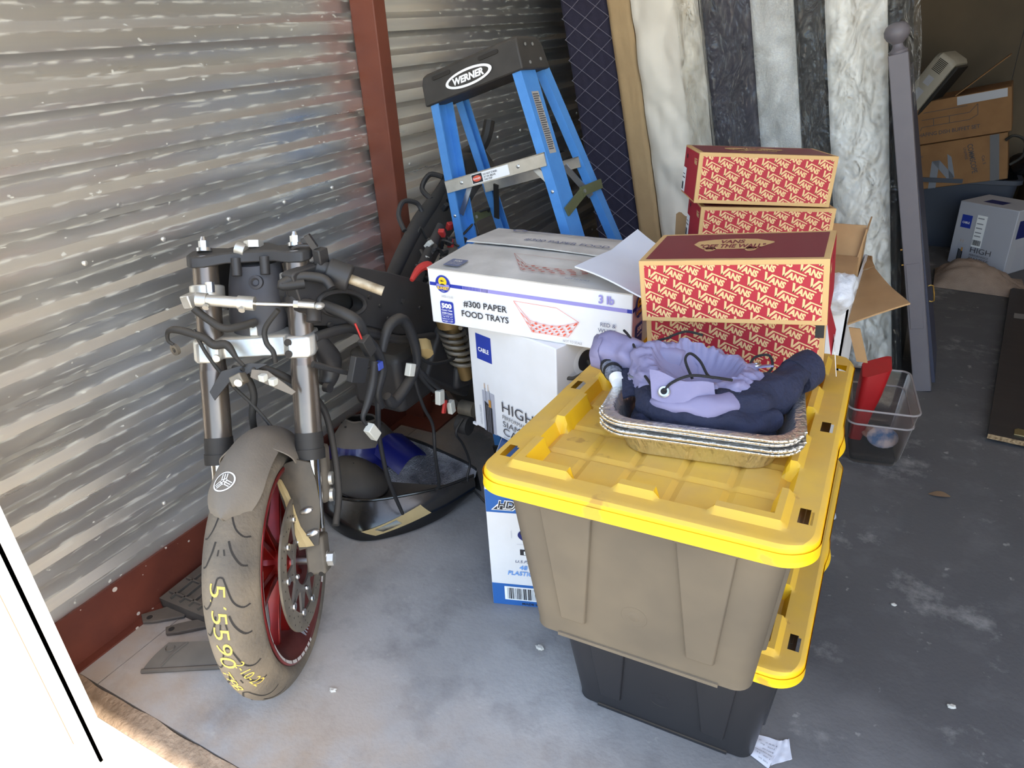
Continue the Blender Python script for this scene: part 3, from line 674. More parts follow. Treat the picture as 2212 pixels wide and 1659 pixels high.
# ---------------------------------------------------------------- paper food tray case
ink_blue = mat('ink_royal_blue', srgb(36, 52, 158), .6); ink_lil = mat('ink_lilac', srgb(150, 142, 204), .7); ink_blk = mat('ink_black', srgb(44, 42, 46), .7)
ink_red = mat('ink_orange_red', srgb(226, 96, 72), .7); ink_yel = mat('ink_yellow', srgb(248, 204, 30), .6); ink_grey = mat('ink_grey', srgb(150, 150, 156), .7)
ink_bluefade = mat('ink_faded_blue', srgb(112, 116, 140), .8); ink_redfade = mat('ink_faded_red', srgb(184, 112, 100), .8)
card_top = mat('scuffed_white_card', srgb(214, 208, 200), .85, 0, srgb(182, 176, 168), 7, .5, .1, 30)
PW, PD, PH = .533, .362, .150
pb = thing('paper_tray_case', 'white carton of paper food trays with blue stripe, lying on the cable box', 'cardboard box', (-.758, 1.560, .724), rotm(R(.3), R(.6), R(.4)))
x0, x1, y0, y1 = -PW / 2, PW / 2, -PD / 2, PD / 2
G().bb((x0, y0, 0), (x1, y1, PH - .006)).build('carton', white_card, pb, bevel=.003)
G().sheet(lambda u, v: Vector((x0 + PW * u, y0 + .196 * v, PH - .003 + .003 * v * (1 + math.sin(u * 3.3)) - .002 * (1 - v))), 14, 6, .003).build('top_flap', card_top, pb)
G().sheet(lambda u, v: Vector((x0 + PW * u, y0 + .190 + .172 * v + .0025 * mnoise.noise(Vector((u * 26, 0, 3))) * (1 - v), PH + .009 * (1 - v) - .002 * v + .003 * math.sin(u * 5) * (1 - v))), 40, 8, .003).build('top_flap', card_top, pb)
def tray_art(d, red, line, u, v, w, h):
    """drawing of a chequered paper boat: rim corners, flared sides, lattice of diamonds on the near and left sides"""
    A = (u, v + h); B = (u + .28 * w, v); C = (u + .84 * w, v + .03 * h); D = (u + w, v + .60 * h); E = (u + .67 * w, v + .97 * h); F = (u + .25 * w, v + .40 * h)
    for a, b in ((A, B), (B, C), (C, D), (D, E), (E, A), (A, F), (F, B)): d.line(line, a, b, .0009)
    # near side: quad F-B-C-D with a sagging top edge
    nu, nv = 12, 4
    def Q(s, t):
        top = (F[0] + (D[0] - F[0]) * s, F[1] + (D[1] - F[1]) * s - .16 * h * math.sin(math.pi * s)); bot = (B[0] + (C[0] - B[0]) * s, B[1] + (C[1] - B[1]) * s)
        return (bot[0] + (top[0] - bot[0]) * t, bot[1] + (top[1] - bot[1]) * t)
    for i in range(nu):
        d.line(line, Q(i / nu, 1), Q((i + 1) / nu, 1), .0009)
        for j in range(nv):
            if (i + j) % 2 == 0: d.poly(red, [Q((i + .5) / nu, j / nv), Q((i + 1) / nu, (j + .5) / nv), Q((i + .5) / nu, (j + 1) / nv), Q(i / nu, (j + .5) / nv)])
            else: d.line(line, Q(i / nu, (j + .5) / nv), Q((i + 1) / nu, (j + .5) / nv), .0005)
    def S(s, t):
        a = (B[0] + (A[0] - B[0]) * t, B[1] + (A[1] - B[1]) * t); b = (B[0] + (F[0] - B[0]) * min(t * 1.0, 1), B[1] + (F[1] - B[1]) * t)
        return (a[0] + (b[0] - a[0]) * s, a[1] + (b[1] - a[1]) * s)
    for i in range(2):
        for j in range(7):
            if (i + j) % 2 == 0 and j < 6: d.poly(red, [S((i + .5) / 2, j / 7), S((i + 1) / 2, (j + .5) / 7), S((i + .5) / 2, (j + 1) / 7), S(i / 2, (j + .5) / 7)])
def sunset_badge(d, u, v, r):
    d.circ(ink_blue, u, v, r, 32, r * 1.05); d.circ(ink_yel, u, v + .28 * r, .56 * r, 24)
    d.poly(ink_lil, [(u - .82 * r, v - .02 * r), (u + .82 * r, v - .02 * r), (u + .92 * r, v - .30 * r), (u - .92 * r, v - .30 * r)])
    d.poly(ink_blk, [(u - .42 * r, v - .12 * r), (u - .1 * r, v + .06 * r), (u + .12 * r, v + .04 * r), (u + .42 * r, v - .12 * r)])
    for a in (20, 75, 120, 165): d.line(ink_blk, (u - .05 * r, v + .32 * r), (u - .05 * r + .3 * r * math.cos(R(a)), v + .32 * r + .22 * r * math.sin(R(a))), .07 * r)
    d.text(ink_yel, 'SUNSET', u, v - .66 * r, .46 * r, .04, 0, 'c', 0, 1.62 * r); d.text(white_print, 'PAPER', u, v - .88 * r, .14 * r, 0, 0, 'c')
df = Decal(pb, frame((x0, y0, 0), (1, 0, 0), (0, 0, 1)))
df.rect(ink_blue, .004, .1005, .150, .1095); df.rect(ink_lil, .150, .1005, PW - .012, .1095); df.rect(ink_blue, PW - .026, .1005, PW - .001, .1095)
for i in range(18): df.rect(ink_lil, .10 + i * .004, .1005, .1012 + i * .0041, .1095)
dl = Decal(pb, frame((x0, y0 - .0018, 0), (1, 0, 0), (0, 0, 1)))
sunset_badge(dl, .044, .108, .0215)
dl.text(ink_grey, '2022-12-05', .038, .074, .0075, 0, 0, 'l', 0, .034)
dl.poly(ink_blue, [(p.x, p.y) for p in rrect(.039, .058, .005, 0, 4, .050, .034)])
dl.text(white_print, '500', .050, .046, .0165, .05, 0, 'c', 0, .030); dl.text(white_print, 'Count / Case', .050, .038, .0065, .03, 0, 'c', 0, .031); dl.text(white_print, '2/250 Count', .050, .030, .0065, .03, 0, 'c', 0, .031)
dl.rect(white_print, .034, .0265, .066, .0271)
for i, s_ in enumerate(('Top 4.72" x 7"', 'Bottom 3.1" x 5"', 'Height 1.45"')): dl.text(white_print, s_, .050, .021 - i * .006, .005, .01, 0, 'c', 0, .031)
dl.text(ink_blk, '#300 PAPER', .161, .058, .0225, .012, 0, 'c', 0, .122); dl.text(ink_blk, 'FOOD TRAYS', .159, .031, .0225, .012, 0, 'c', 0, .132)
tray_art(dl, ink_red, ink_red, .242, .020, .166, .072)
dl.text(ink_grey, 'NOT TO SCALE', .368, .008, .0085, 0, 0, 'l', 0, .048); dl.text(ink_lil, '3 lb', PW - .078, .116, .026, .03, 0, 'l', 0, .036)
for i, s_ in enumerate(('RED &', 'WHITE', 'DESIGN')): dl.text(ink_bluefade, s_, PW - .036, .062 - i * .0145, .0135, .01, 0, 'r')
dl.rect(white_print, PW - .076, .002, PW - .034, .026); dl.barcode(ink_grey, PW - .070, .003, PW - .040, .024)
nm_paper = {'ink_royal_blue': 'blue_print', 'ink_lilac': 'lilac_print', 'ink_black': 'black_lettering', 'ink_orange_red': 'red_tray_drawing', 'ink_yellow': 'yellow_print', 'white_ink': 'white_lettering', 'ink_grey': 'grey_print', 'ink_faded_blue': 'faded_lettering', 'ink_faded_red': 'faded_tray_drawing'}
df.build(nm_paper); dl.build(nm_paper)
dt = Decal(pb, frame((x0, y0, PH + .0008), (1, 0, 0), (0, 1, .012)))
dt.poly(ink_bluefade, [(p.x, p.y) for p in rrect(.046, .050, .004, 0, 3, .060, .040)]); dt.text(card_top, '500', .060, .046, .015, .04, 0, 'c'); dt.text(card_top, 'Count / Case', .060, .036, .006, .02, 0, 'c', 0, .036); dt.text(card_top, '2/250 Count', .060, .027, .006, .02, 0, 'c', 0, .036)
tray_art(dt, ink_redfade, ink_redfade, .165, .045, .26, .105); dt.text(ink_bluefade, 'NOT TO SCALE', .36, .026, .010, 0, 0, 'l', 0, .06); dt.build(nm_paper)
dt2 = Decal(pb, frame((x0, y0 + .190, PH + .0125), (1, 0, 0), (0, 1, -.055))); dt2.text(ink_bluefade, '#300 PAPER FOOD TRAYS', .142, .055, .030, .012, 0, 'l', 0, .33); dt2.line(ink_bluefade, (.09, .146), (PW - .02, .146), .004); dt2.ring(ink_bluefade, .085, .146, .022, .006, 24, .014); dt2.build(nm_paper)
dr = Decal(pb, frame((x1, y0, 0), (0, 1, 0), (0, 0, 1))); dr.rect(ink_blue, 0, .1005, .31, .1095); dr2 = Decal(pb, frame((x1 + .0015, y0, 0), (0, 1, 0), (0, 0, 1))); sunset_badge(dr2, .040, .105, .026)
dr2.poly(ink_blue, [(p.x, p.y) for p in rrect(.045, .058, .005, 0, 4, .040, .034)]); dr2.text(white_print, '500', .040, .046, .0165, .05, 0, 'c', 0, .030); dr2.text(white_print, 'Count / Case', .040, .036, .0065, .03, 0, 'c', 0, .031); dr.build(nm_paper); dr2.build(nm_paper)
# loose white card sheet folded over the case, tucked under the front shoe box
sheet_m = mat('white_card_sheet', srgb(226, 228, 236), .8, 0, srgb(212, 214, 224), 8, .3)
def shp(u, v):
    a = Vector((-.640, 1.412, .902)).lerp(Vector((-.452, 1.330, .884)), u); b = Vector((-.612, 1.563, .896)).lerp(Vector((-.455, 1.47, .880)), u); c = Vector((-.596, 1.700, .916)).lerp(Vector((-.456, 1.60, .884)), u)
    p = a.lerp(b, v * 2) if v < .5 else b.lerp(c, v * 2 - 1); p.z += .004 * math.sin(u * 4 + v * 3); return p
ws = G().sheet(shp, 10, 10, .0035).build('card_sheet', sheet_m, None); tag(ws, 'loose creased white cardboard sheet lying on the paper tray carton', 'cardboard')
# ---------------------------------------------------------------- siamese cable box
CW, CDp, CH = .322, .25, .327
cbx = thing('cable_box', 'white siamese cable box with black cord and blue squares, under the paper tray carton', 'cardboard box', (-.968, 1.452, .394), rotm(R(-18.5)), 'white cable boxes')
blue_sq = mat('ink_cable_blue', srgb(38, 60, 160), .55); navy_ink = mat('ink_navy', srgb(24, 34, 104), .55); copper = mat('ink_copper', srgb(196, 140, 62), .5); silver_ink = mat('ink_silver', srgb(176, 178, 186), .5); txt_grey = mat('ink_charcoal', srgb(72, 70, 74), .7); lt_grey = mat('ink_pale_grey', srgb(176, 176, 186), .7)
def cable_front(d, full=True):
    d.rect(blue_sq, .030, .215, .090, .288); 
    d.rect(lt_grey, .040, .0, .090, .125)
    d2 = Decal(d.p, d.M @ Matrix.Translation((0, 0, .0016)))
    d2.text(white_print, 'CABLE', .060, .240, .0165, .025, 0, 'c', 0, .042)
    d2.poly(navy_ink if False else ink_blk, [(.050, 0), (.079, 0), (.079, .080), (.050, .095)])
    for k_ in (.058, .064, .070): d2.rect(lt_grey, k_, 0, k_ + .0009, .085)
    d2.rect(silver_ink, .0525, .095, .057, .135); d2.rect(copper, .068, .082, .077, .104); d2.rect(silver_ink, .066, .104, .073, .130); d2.rect(copper, .0685, .130, .070, .150); d2.rect(copper, .0538, .135, .0558, .150)
    for t_, v_, s_, w_ in (('HIGH', .088, .044, .118), ('PERFORMANCE', .067, .0165, .110), ('SIAMESE', .044, .024, .115), ('CABLE', .018, .032, .118)): d2.text(txt_grey, t_, .122, v_, s_, -.004, 0, 'l', 0, w_)
    d2.text(lt_grey, 'LENGTH 500FT', .034, .015, .010, 0, 0, 'l', R(90), .06); d2.text(txt_grey, 'WITH CONNECTORS', .122, .008, .005, 0, 0, 'l', 0, .08)
    return d2
nm_c = {'ink_cable_blue': 'blue_square_print', 'white_ink': 'white_lettering', 'ink_navy': 'navy_print', 'ink_copper': 'copper_print', 'ink_silver': 'silver_print', 'ink_charcoal': 'grey_lettering', 'ink_pale_grey': 'pale_print', 'ink_black': 'cable_picture'}
G().bb((0, 0, 0), (CW, CDp, CH)).build('carton', white_card, cbx, bevel=.003)
d = Decal(cbx, frame((0, 0, 0), (1, 0, 0), (0, 0, 1))); d2 = cable_front(d); d.build(nm_c); d2.build(nm_c)
d = Decal(cbx, frame((CW, 0, 0), (0, 1, 0), (0, 0, 1))); d.poly(navy_ink, [(0.002, .10), (.0025, .150), (.25, .232), (.25, .10)]); d.circ(white_print, .095, .262, .036, 28); d.build(nm_c)
d = Decal(cbx, frame((CW + .001, 0, 0), (0, 1, 0), (0, 0, 1))); d.circ(ink_blk, .102, .262, .027, 28); d.build({'ink_black': 'cord_hole'})
G().tube([(CW - .002, .040, .236), (CW + .012, .050, .237), (CW + .016, .085, .242), (CW + .014, .105, .250), (CW - .01, .110, .262)], .0048, 10).build('cable_end', rubber, cbx)
G().bb((-.010, -.002, -.001), (.006, .004, .006)).build('torn_corner', white_card, cbx)
# ---------------------------------------------------------------- blue and white plastic bowl carton
hd = thing('bowl_carton', 'blue and white carton of black plastic bowls standing behind the totes', 'cardboard box', (-.803, 1.216, 0), rotm(R(18)))
HW, HD_, HH = .238, .44, .389
hblue = mat('ink_mid_blue', srgb(44, 104, 178), .6, 0, srgb(38, 94, 166), 12, .3); htop = mat('blue_card_top', srgb(62, 92, 140), .65, 0, srgb(72, 100, 146), 10, .3); hlt = mat('ink_sky_blue', srgb(110, 160, 226), .7)
G().bb((0, 0, 0), (HW, HD_, HH)).build('carton', white_card, hd, bevel=.002)
d = Decal(hd, frame((0, 0, HH), (1, 0, 0), (0, 1, 0))); d.rect(htop, .002, .002, HW - .002, HD_ - .002); d.build({'blue_card_top': 'top_print'})
d = Decal(hd, frame((.0, .0, HH + .0006), (1, 0, 0), (0, 1, 0))); d.ring(lt_grey, .06, .05, .02, .002, 4); d.build({'ink_pale_grey': 'top_mark'})
d = Decal(hd, frame((0, 0, 0), (1, 0, 0), (0, 0, 1))); d.rect(hblue, .001, .306, HW - .001, .374); d.rect(hblue, .001, .001, HW - .001, .074)
d2 = Decal(hd, frame((0, -.001, 0), (1, 0, 0), (0, 0, 1)))
d2.poly(white_print, [(.014, .314), (.070, .314), (.088, .333), (.032, .333)]); 
d3 = Decal(hd, frame((0, -.0016, 0), (1, 0, 0), (0, 0, 1)))
d3.poly(ink_blk, [(.019, .3163), (.068, .3163), (.082, .3307), (.035, .3307)])
d4 = Decal(hd, frame((0, -.0026, 0), (1, 0, 0), (0, 0, 1))); d4.text(white_print, 'HD', .030, .321, .034, .06, .25, 'l', 0, .046)
d5 = Decal(hd, frame((0, -.0034, 0), (1, 0, 0), (0, 0, 1))); d5.text(ink_blk, 'HD', .032, .323, .030, .015, .25, 'l', 0, .042)
d2.rect(white_print, .034, .020, .19, .066); d3.barcode(ink_blk, .042, .024, .18, .062); d3.text(ink_blk, 'MADE IN CHINA', .08, .006, .010, .02, 0, 'l', 0, .09)
d3.rect(ink_blk, .082, .176, .154, .194); d4.text(white_print, 'BLACK', .118, .179, .015, .04, 0, 'c', 0, .052)
d3.text(ink_bluefade, 'U.S.PATENT', .068, .150, .012, .005, .2, 'l', 0, .078); d3.text(hlt, '48 oz.', .078, .128, .019, .02, .15, 'l', 0, .05); d3.text(hlt, 'PLASTIC BOWL', .046, .108, .019, .02, .2, 'l', 0, .125)
d2.circ(navy_ink, .130, .240, .052, 32, .026); d3.circ(ink_blk, .130, .247, .046, 32, .018); d4.circ(navy_ink, .130, .242, .030, 28, .011); d3.line(lt_grey, (.062, .230), (.062, .253), .0008); d3.line(lt_grey, (.075, .211), (.19, .211), .0008)
nm_h = {'ink_mid_blue': 'blue_band_print', 'white_ink': 'white_print', 'ink_black': 'black_print', 'ink_navy': 'bowl_picture', 'ink_sky_blue': 'pale_blue_lettering', 'ink_faded_blue': 'small_lettering', 'ink_pale_grey': 'dimension_lines'}
for q in (d, d2, d3, d4, d5): q.build(nm_h)
dls = Decal(hd, frame((0, HD_, 0), (0, -1, 0), (0, 0, 1))); dls.rect(hblue, .001, .306, HD_ - .001, .374); dls.rect(hblue, .001, .001, HD_ - .001, .074); dls.build(nm_h)
# ---------------------------------------------------------------- open white carton with kraft inside, behind the totes
wc = thing('open_carton', 'open white carton with brown kraft inside, holding shoe boxes behind the totes', 'cardboard box', (-.345, 2.02, 0))
g = G(); X0, X1, Y0, Y1, T = -.188, .255, -.24, .24, .005; ZT = .74
g.bb((X0, Y0, 0), (X1, Y0 + T, ZT)).bb((X0, Y1 - T, 0), (X1, Y1, ZT)).bb((X0, Y0, 0), (X0 + T, Y1, ZT)).bb((X1 - T, Y0, 0), (X1, Y1, ZT)).bb((X0, Y0, 0), (X1, Y1, T)); g.build('carton', white_card, wc)
g = G(); 
def q4(a, b, c, d_): return lambda u, v: Vector(a).lerp(Vector(b), u).lerp(Vector(d_).lerp(Vector(c), u), v) + Vector((0, 0, .004 * math.sin(u * 5 + v * 2)))
G().sheet(q4((.258, -.235, .70), (.258, .10, .735), (.285, .09, .745), (.382, -.165, .742)), 8, 6, .004).build('right_flap', kraft, wc)
G().sheet(q4((.258, .10, .735), (.258, .235, .74), (.27, .20, .745), (.285, .09, .745)), 4, 4, .004).build('right_flap', kraft, wc)
G().sheet(lambda u, v: Vector((.15 + .10 * u, .0 + .02 * v, .72 + .16 * v)), 4, 4, .004).build('back_flap', kraft, wc)
G().sheet(lambda u, v: Vector((.235 + .02 * v, .0 + .14 * u, .72 + .155 * v)), 4, 4, .004).build('side_flap', kraft, wc)
G().sheet(lambda u, v: Vector((-.243 + .085 * u, -.02, .72 + .165 * v + .006 * math.sin(u * 14) * (v > .9))), 12, 6, .004).build('left_flap', kraft, wc)
G().sheet(lambda u, v: Vector((.262 + .025 * u + .03 * v, -.245 + .0 * u, .70 - .085 * v)), 4, 4, .004).build('front_flap', kraft, wc)
G().bb((X0 + .01, Y0 + .01, .60), (X1 - .01, Y1 - .01, .80)).build('inner_stack', kraft, wc)
pl = mat('white_poly_bag', srgb(232, 234, 238), .35, 0, srgb(214, 216, 224), 10, .4, .6, 40)
g = G().sphere((0, 0, 0), (.040, .075, .045), 24, None, 16); g.v = [p + p.normalized() * .018 * mnoise.noise(p * 40) for p in g.v]; pbag = g.build('plastic_bag', pl, None, ang=80); pbag.location = (-.118, 1.80, .775); tag(pbag, 'crumpled white plastic bag bulging from the open carton', 'plastic bag')
# ---------------------------------------------------------------- motorcycle (stripped, front wheel turned)
V3 = Vector
AX = V3((.866, .5, 0)); FWD = V3((.5, -.866, 0)); ZUP = V3((0, 0, 1)); CW_ = V3((-1.167, .8475, .298)); KK = V3((0, 0, .914)) - FWD * .407
def Wp(f, s, z): return CW_ + FWD * f + AX * s + ZUP * z
def Fk(t, s, o=0.0): return CW_ + KK * t + AX * s + FWD * o
bike = thing('motorcycle', 'stripped black motorcycle with red front wheel and dangling wiring, beside the corrugated wall', 'motorcycle', tuple(CW_ - ZUP * .298))
MW = frame(CW_, (0, 0, 1), FWD)
tyre_m = mat('dusty_tyre', srgb(128, 115, 97), .85, 0, srgb(94, 87, 78), 7, .55, .25, 120)
red_rim = mat('red_rim', srgb(150, 26, 20), .30, .6, srgb(96, 16, 16), 20, .3, coat=.4)
red_dusty = mat('dusty_red_rim', srgb(112, 58, 54), .55, .2, srgb(88, 40, 38), 14, .5)
disc_m = mat('brake_disc', srgb(150, 140, 124), .5, .5, srgb(92, 86, 78), 12, .4); carrier_m = mat('disc_carrier', srgb(112, 106, 100), .55, .4)
fender_m = mat('dusty_fender', srgb(138, 128, 114), .8, 0, srgb(116, 108, 98), 6, .45, .1, 200); groove_m = mat('tread_groove', srgb(48, 44, 40), .9)
fork_m = mat('fork_tube', srgb(132, 120, 108), .26, .7, srgb(104, 96, 90), 3, .4, stretch=(6, 6, .4)); chrome = mat('chrome', srgb(225, 222, 218), .12, 1.0)
frame_m = mat('frame_black', srgb(58, 56, 56), .5, .15, srgb(48, 46, 46), 10, .4, dust=srgb(112, 104, 92), damt=.35)
chalk = mat('yellow_paint_pen', srgb(232, 196, 92), .8)
def tyre_r(s): return .298 - .050 * (abs(s) / .0585) ** 2.3
wheel = G().lathe([(.224, -.046), (.232, -.052), (.240, -.057)] + [(tyre_r(s), s) for s in [-.0575, -.054, -.05, -.045, -.04, -.034, -.028, -.02, -.01, 0, .01, .02, .028, .034, .04, .045, .05, .054, .0575]] + [(.240, .057), (.232, .052), (.224, .046)], MW, 96).build('tyre', tyre_m, bike, True, 60)
def on_tyre(th, s, o=.0): 
    r = tyre_r(s) + o; return MW @ V3((r * math.cos(th), r * math.sin(th), s))
g = G()
def ribbon(gg, pts, w, o=.0005):
    P = smooth_pts([V3((a_, b_, 0)) for a_, b_ in pts], 4)
    for i in range(len(P) - 1):
        p, q = P[i], P[i + 1]; d_ = (q - p); d_ = V3((d_.x * .298, d_.y, 0)).normalized(); n_ = V3((-d_.y / .298, d_.x, 0)) * w / 2
        gg.add([on_tyre(p.x - n_.x, p.y - n_.y, o), on_tyre(q.x - n_.x, q.y - n_.y, o), on_tyre(q.x + n_.x, q.y + n_.y, o), on_tyre(p.x + n_.x, p.y + n_.y, o)], [(0, 1, 2, 3)])
for i in range(13):
    b0 = 2 * math.pi * i / 13
    ribbon(g, [(b0, .006), (b0 + .06, .012), (b0 + .16, .022), (b0 + .21, .036), (b0 + .20, .046)], .0035)
    ribbon(g, [(b0, -.006), (b0 + .06, -.012), (b0 + .16, -.022), (b0 + .21, -.036), (b0 + .20, -.046)], .0035)
    ribbon(g, [(b0, -.006), (b0 - .008, 0), (b0, .006)], .0035)
    ribbon(g, [(b0 + .245, .013), (b0 + .32, .020), (b0 + .40, .034), (b0 + .41, .044)], .004); ribbon(g, [(b0 + .245, -.013), (b0 + .32, -.020), (b0 + .40, -.034), (b0 + .41, -.044)], .004)
    ribbon(g, [(b0 + .30, .005), (b0 + .34, .007)], .003); ribbon(g, [(b0 + .30, -.005), (b0 + .34, -.007)], .003)
g.build('tread_grooves', groove_m, wheel, True, flat=True, kind='stuff')
dw = Decal(wheel, MW, .0011); dw.fn = lambda u, v, o: WM[bike].inverted() @ on_tyre(R(56) + u / .298, v, o)
dw.text(chalk, '5/5590', .005, -.022, .046, -.006, .1, 'l', 0, .185); dw.text(chalk, '2-10-22', .178, .004, .026, -.004, .1, 'l', R(12), .095); dw.text(chalk, 'TPB', .205, -.030, .030, -.006, .1, 'l', R(10), .07)
dw.build({'yellow_paint_pen': 'paint_pen_writing'})
# rim: barrel, lips, hub, five split spokes
g = G().lathe([(.231, -.0535), (.226, -.056), (.219, -.054), (.214, -.044), (.196, -.030), (.190, -.012), (.190, .012), (.196, .030), (.214, .044), (.219, .054), (.226, .056), (.231, .0535)], MW, 80); rim = g.build('rim', red_dusty, bike, True, 40)
G().lathe([(.2265, .0562), (.2300, .0548), (.2308, .0525)], MW, 80).build('rim_lip', red_rim, rim, True)
G().lathe([(.001, -.052), (.030, -.052), (.034, -.046), (.040, -.03), (.044, 0), (.040, .03), (.034, .046), (.030, .052), (.001, .052)], MW, 40).build('hub', red_rim, rim, True)
for i in range(5):
    a0 = 2 * math.pi * i / 5 + .3
    for sgn in (-1, 1):
        g = G(); L_ = []
        for r_, w_, off, t_ in ((.034, .020, .010, .040), (.08, .015, .016, .030), (.14, .012, .026, .022), (.193, .014, .040, .022)):
            c_ = V3((r_ * math.cos(a0), r_ * math.sin(a0), 0)); tn = V3((-math.sin(a0), math.cos(a0), 0)) * sgn
            L_.append([MW @ (c_ + tn * (off + e1 * w_ / 2) + V3((0, 0, e2 * t_ / 2))) for e1, e2 in ((-1, -1), (1, -1), (1, 1), (-1, 1))])
        g.loft(L_, True, True, True).build('spoke', red_rim, rim, True, 50, bevel=.002)
# white rim tape segments and lettering
tape = mat('reflective_tape', srgb(206, 200, 196), .4)
def on_rim(th, r, s): return MW @ V3((r * math.cos(th), r * math.sin(th), s))
segs = [(100, 122), (123, 134), (135.5, 143), (144.5, 151), (152.5, 158), (159.5, 164), (165.5, 169), (170.5, 173), (215, 238), (240, 258), (260, 275), (55, 98)]
for a_, b_ in segs:
    q = G(); n_ = max(2, int((b_ - a_) / 3)); q.loft([[on_rim(R(a_ + (b_ - a_) * i / n_), .2195, .0552), on_rim(R(a_ + (b_ - a_) * i / n_), .2262, .0571)] for i in range(n_ + 1)], False); q.build('rim_tape', tape, rim, True, flat=True)
dw = Decal(rim, MW, .0012); dw.fn = lambda u, v, o: WM[bike].inverted() @ on_rim(R(196) - u / .205 + 0.0, .1975 + v, .0318 + v * .80 + o)
dw.text(ink_grey, 'YAMAHA', 0, .0, .022, .05, .15, 'l', 0, .088); dw.build({'ink_grey': 'rim_lettering'})
# brake discs with carrier, buttons and drillings
for s_ in (.068, -.068):
    g = G().lathe([(.118, s_ - .0025), (.160, s_ - .0025), (.160, s_ + .0025), (.118, s_ + .0025), (.118, s_ - .0025)], MW, 72); ds = g.build('brake_disc', disc_m, bike, True, 30)
    so = s_ + (.0032 if s_ > 0 else -.0032)
    g = G().lathe([(.056, s_ - .002), (.074, s_ - .002), (.074, s_ + .003), (.056, s_ + .003), (.056, s_ - .002)], MW, 60)
    for i in range(10):
        th = 2 * math.pi * i / 10
        g.beam(on_rim(th - .16, .070, s_), on_rim(th, .120, s_), .015, .005, AX); g.beam(on_rim(th + .16, .070, s_), on_rim(th, .120, s_), .012, .005, AX)
    g.build('disc_carrier', carrier_m, ds, True, 30)
    if s_ > 0:
        for i in range(10):
            th = 2 * math.pi * i / 10; G().lathe([(.0045, .0), (.0045, .003), (.0085, .0035), (.009, 0)], frame(on_rim(th, .118, so), ZUP, FWD), 14).build('disc_button', steel, ds, True)
        for i in range(5):
            th = 2 * math.pi * i / 5 + .2; G().sphere(on_rim(th, .066, so + .003), .0065, 10, None, 6).build('disc_bolt', steel, ds, True)
        q = G()
        for i in range(60):
            th = 2 * math.pi * i / 60; rr_ = (.128, .139, .150)[i % 3]; q.lathe([(.0001, .0004), (.0022, .0004)], frame(on_rim(th, rr_, so - .0005), ZUP, FWD), 8)
        q.build('disc_drillings', groove_m, ds, True, flat=True, kind='stuff')
# fork legs
dusty_st = mat('dusty_cast_steel', srgb(112, 103, 90), .7, .1, srgb(88, 82, 74), 20, .4)
for s_, nm in ((.105, 'r'), (-.105, 'l')):
    q = G().cyl(Fk(.27, s_), Fk(.455, s_), .0305, .0305, 36).cyl(Fk(.455, s_), Fk(.47, s_), .0305, .0285, 36, False).cyl(Fk(.47, s_), Fk(.715, s_), .0285, .0285, 36); leg = q.build('fork_tube', fork_m, bike, True, 30)
    G().cyl(Fk(.285, s_), Fk(.262, s_), .0325, .0325, 32).cyl(Fk(.262, s_), Fk(.238, s_), .0345, .0345, 32).cyl(Fk(.300, s_), Fk(.285, s_), .0316, .0322, 32).build('dust_seal', rubber, leg, True, 30)
    G().cyl(Fk(.075, s_), Fk(.24, s_), .0215, .0215, 28).build('slider', chrome, leg, True)
    G().cyl(Fk(.735, s_), Fk(.752, s_), .0115, .0115, 6).cyl(Fk(.752, s_), Fk(.762, s_), .008, .005, 12).cyl(Fk(.728, s_), Fk(.736, s_), .017, .017, 24).build('cap_bolt', steel, leg, True, 25)
    q = G().beam(Fk(-.030, s_ + .004 * (1 if s_ > 0 else -1)), Fk(.060, s_), .044, .050, FWD); q.build('axle_clamp', dusty_st, leg, True, bevel=.006)
    if s_ > 0:
        for e_ in (-.011, .013): G().cyl(Fk(-.018, s_ + e_, .0245), Fk(-.018, s_ + e_, .0262), .006, .006, 16).build('pinch_bolt', groove_m, leg, True)
    G().beam(Fk(.10, s_ + .004, -.06), Fk(.24, s_ + .004, -.058), .045, .05, FWD).build('brake_caliper', dusty_st, leg, True, bevel=.010)
    for t_ in (.115, .155): G().cyl(Fk(t_, s_ + .024, -.062), Fk(t_, s_ + .034, -.062), .017, .016, 20).build('caliper_piston', alu, leg, True, 30)
G().cyl(Wp(0, -.13, 0), Wp(0, .134, 0), .011, .011, 18).build('axle', steel, bike, True); G().cyl(Wp(0, .128, 0), Wp(0, .144, 0), .0165, .0165, 6).cyl(Wp(0, .122, 0), Wp(0, .129, 0), .019, .019, 20).build('axle_nut', alu, bike, True, 25)
# fork guard on the right leg, black with a cream decal and two oval slots
guard_m = mat('scuffed_black_guard', srgb(62, 56, 48), .6, 0, srgb(88, 78, 64), 16, .5); cream = mat('cream_decal', srgb(188, 166, 118), .7, 0, srgb(160, 138, 96), 14, .4)
OUT = [(.218, .027), (.187, .036), (.149, .047), (.095, .064), (.054, .078), (.060, .121), (.123, .128), (.160, .129), (.209, .124), (.252, .114), (.262, .085), (.252, .058)]
def Gd(t, s, o=0.0): return Fk(t, s, .048 - 5.5 * (s - .088) ** 2 + o)
q = G(); cen = (.155, .088); n_ = len(OUT); V = []; 
for lay in (0, -.004):
    for fr in (0, .5, 1.0): V += [Gd(cen[0] + (t - cen[0]) * fr, cen[1] + (s - cen[1]) * fr, lay) for t, s in OUT]
F = []
for l_ in (0, 1):
    o_ = l_ * 3 * n_
    for r_ in (0, 1):
        for i in range(n_): F.append((o_ + r_ * n_ + i, o_ + r_ * n_ + (i + 1) % n_, o_ + (r_ + 1) * n_ + (i + 1) % n_, o_ + (r_ + 1) * n_ + i))
for i in range(n_): F.append((2 * n_ + i, 2 * n_ + (i + 1) % n_, 5 * n_ + (i + 1) % n_, 5 * n_ + i))
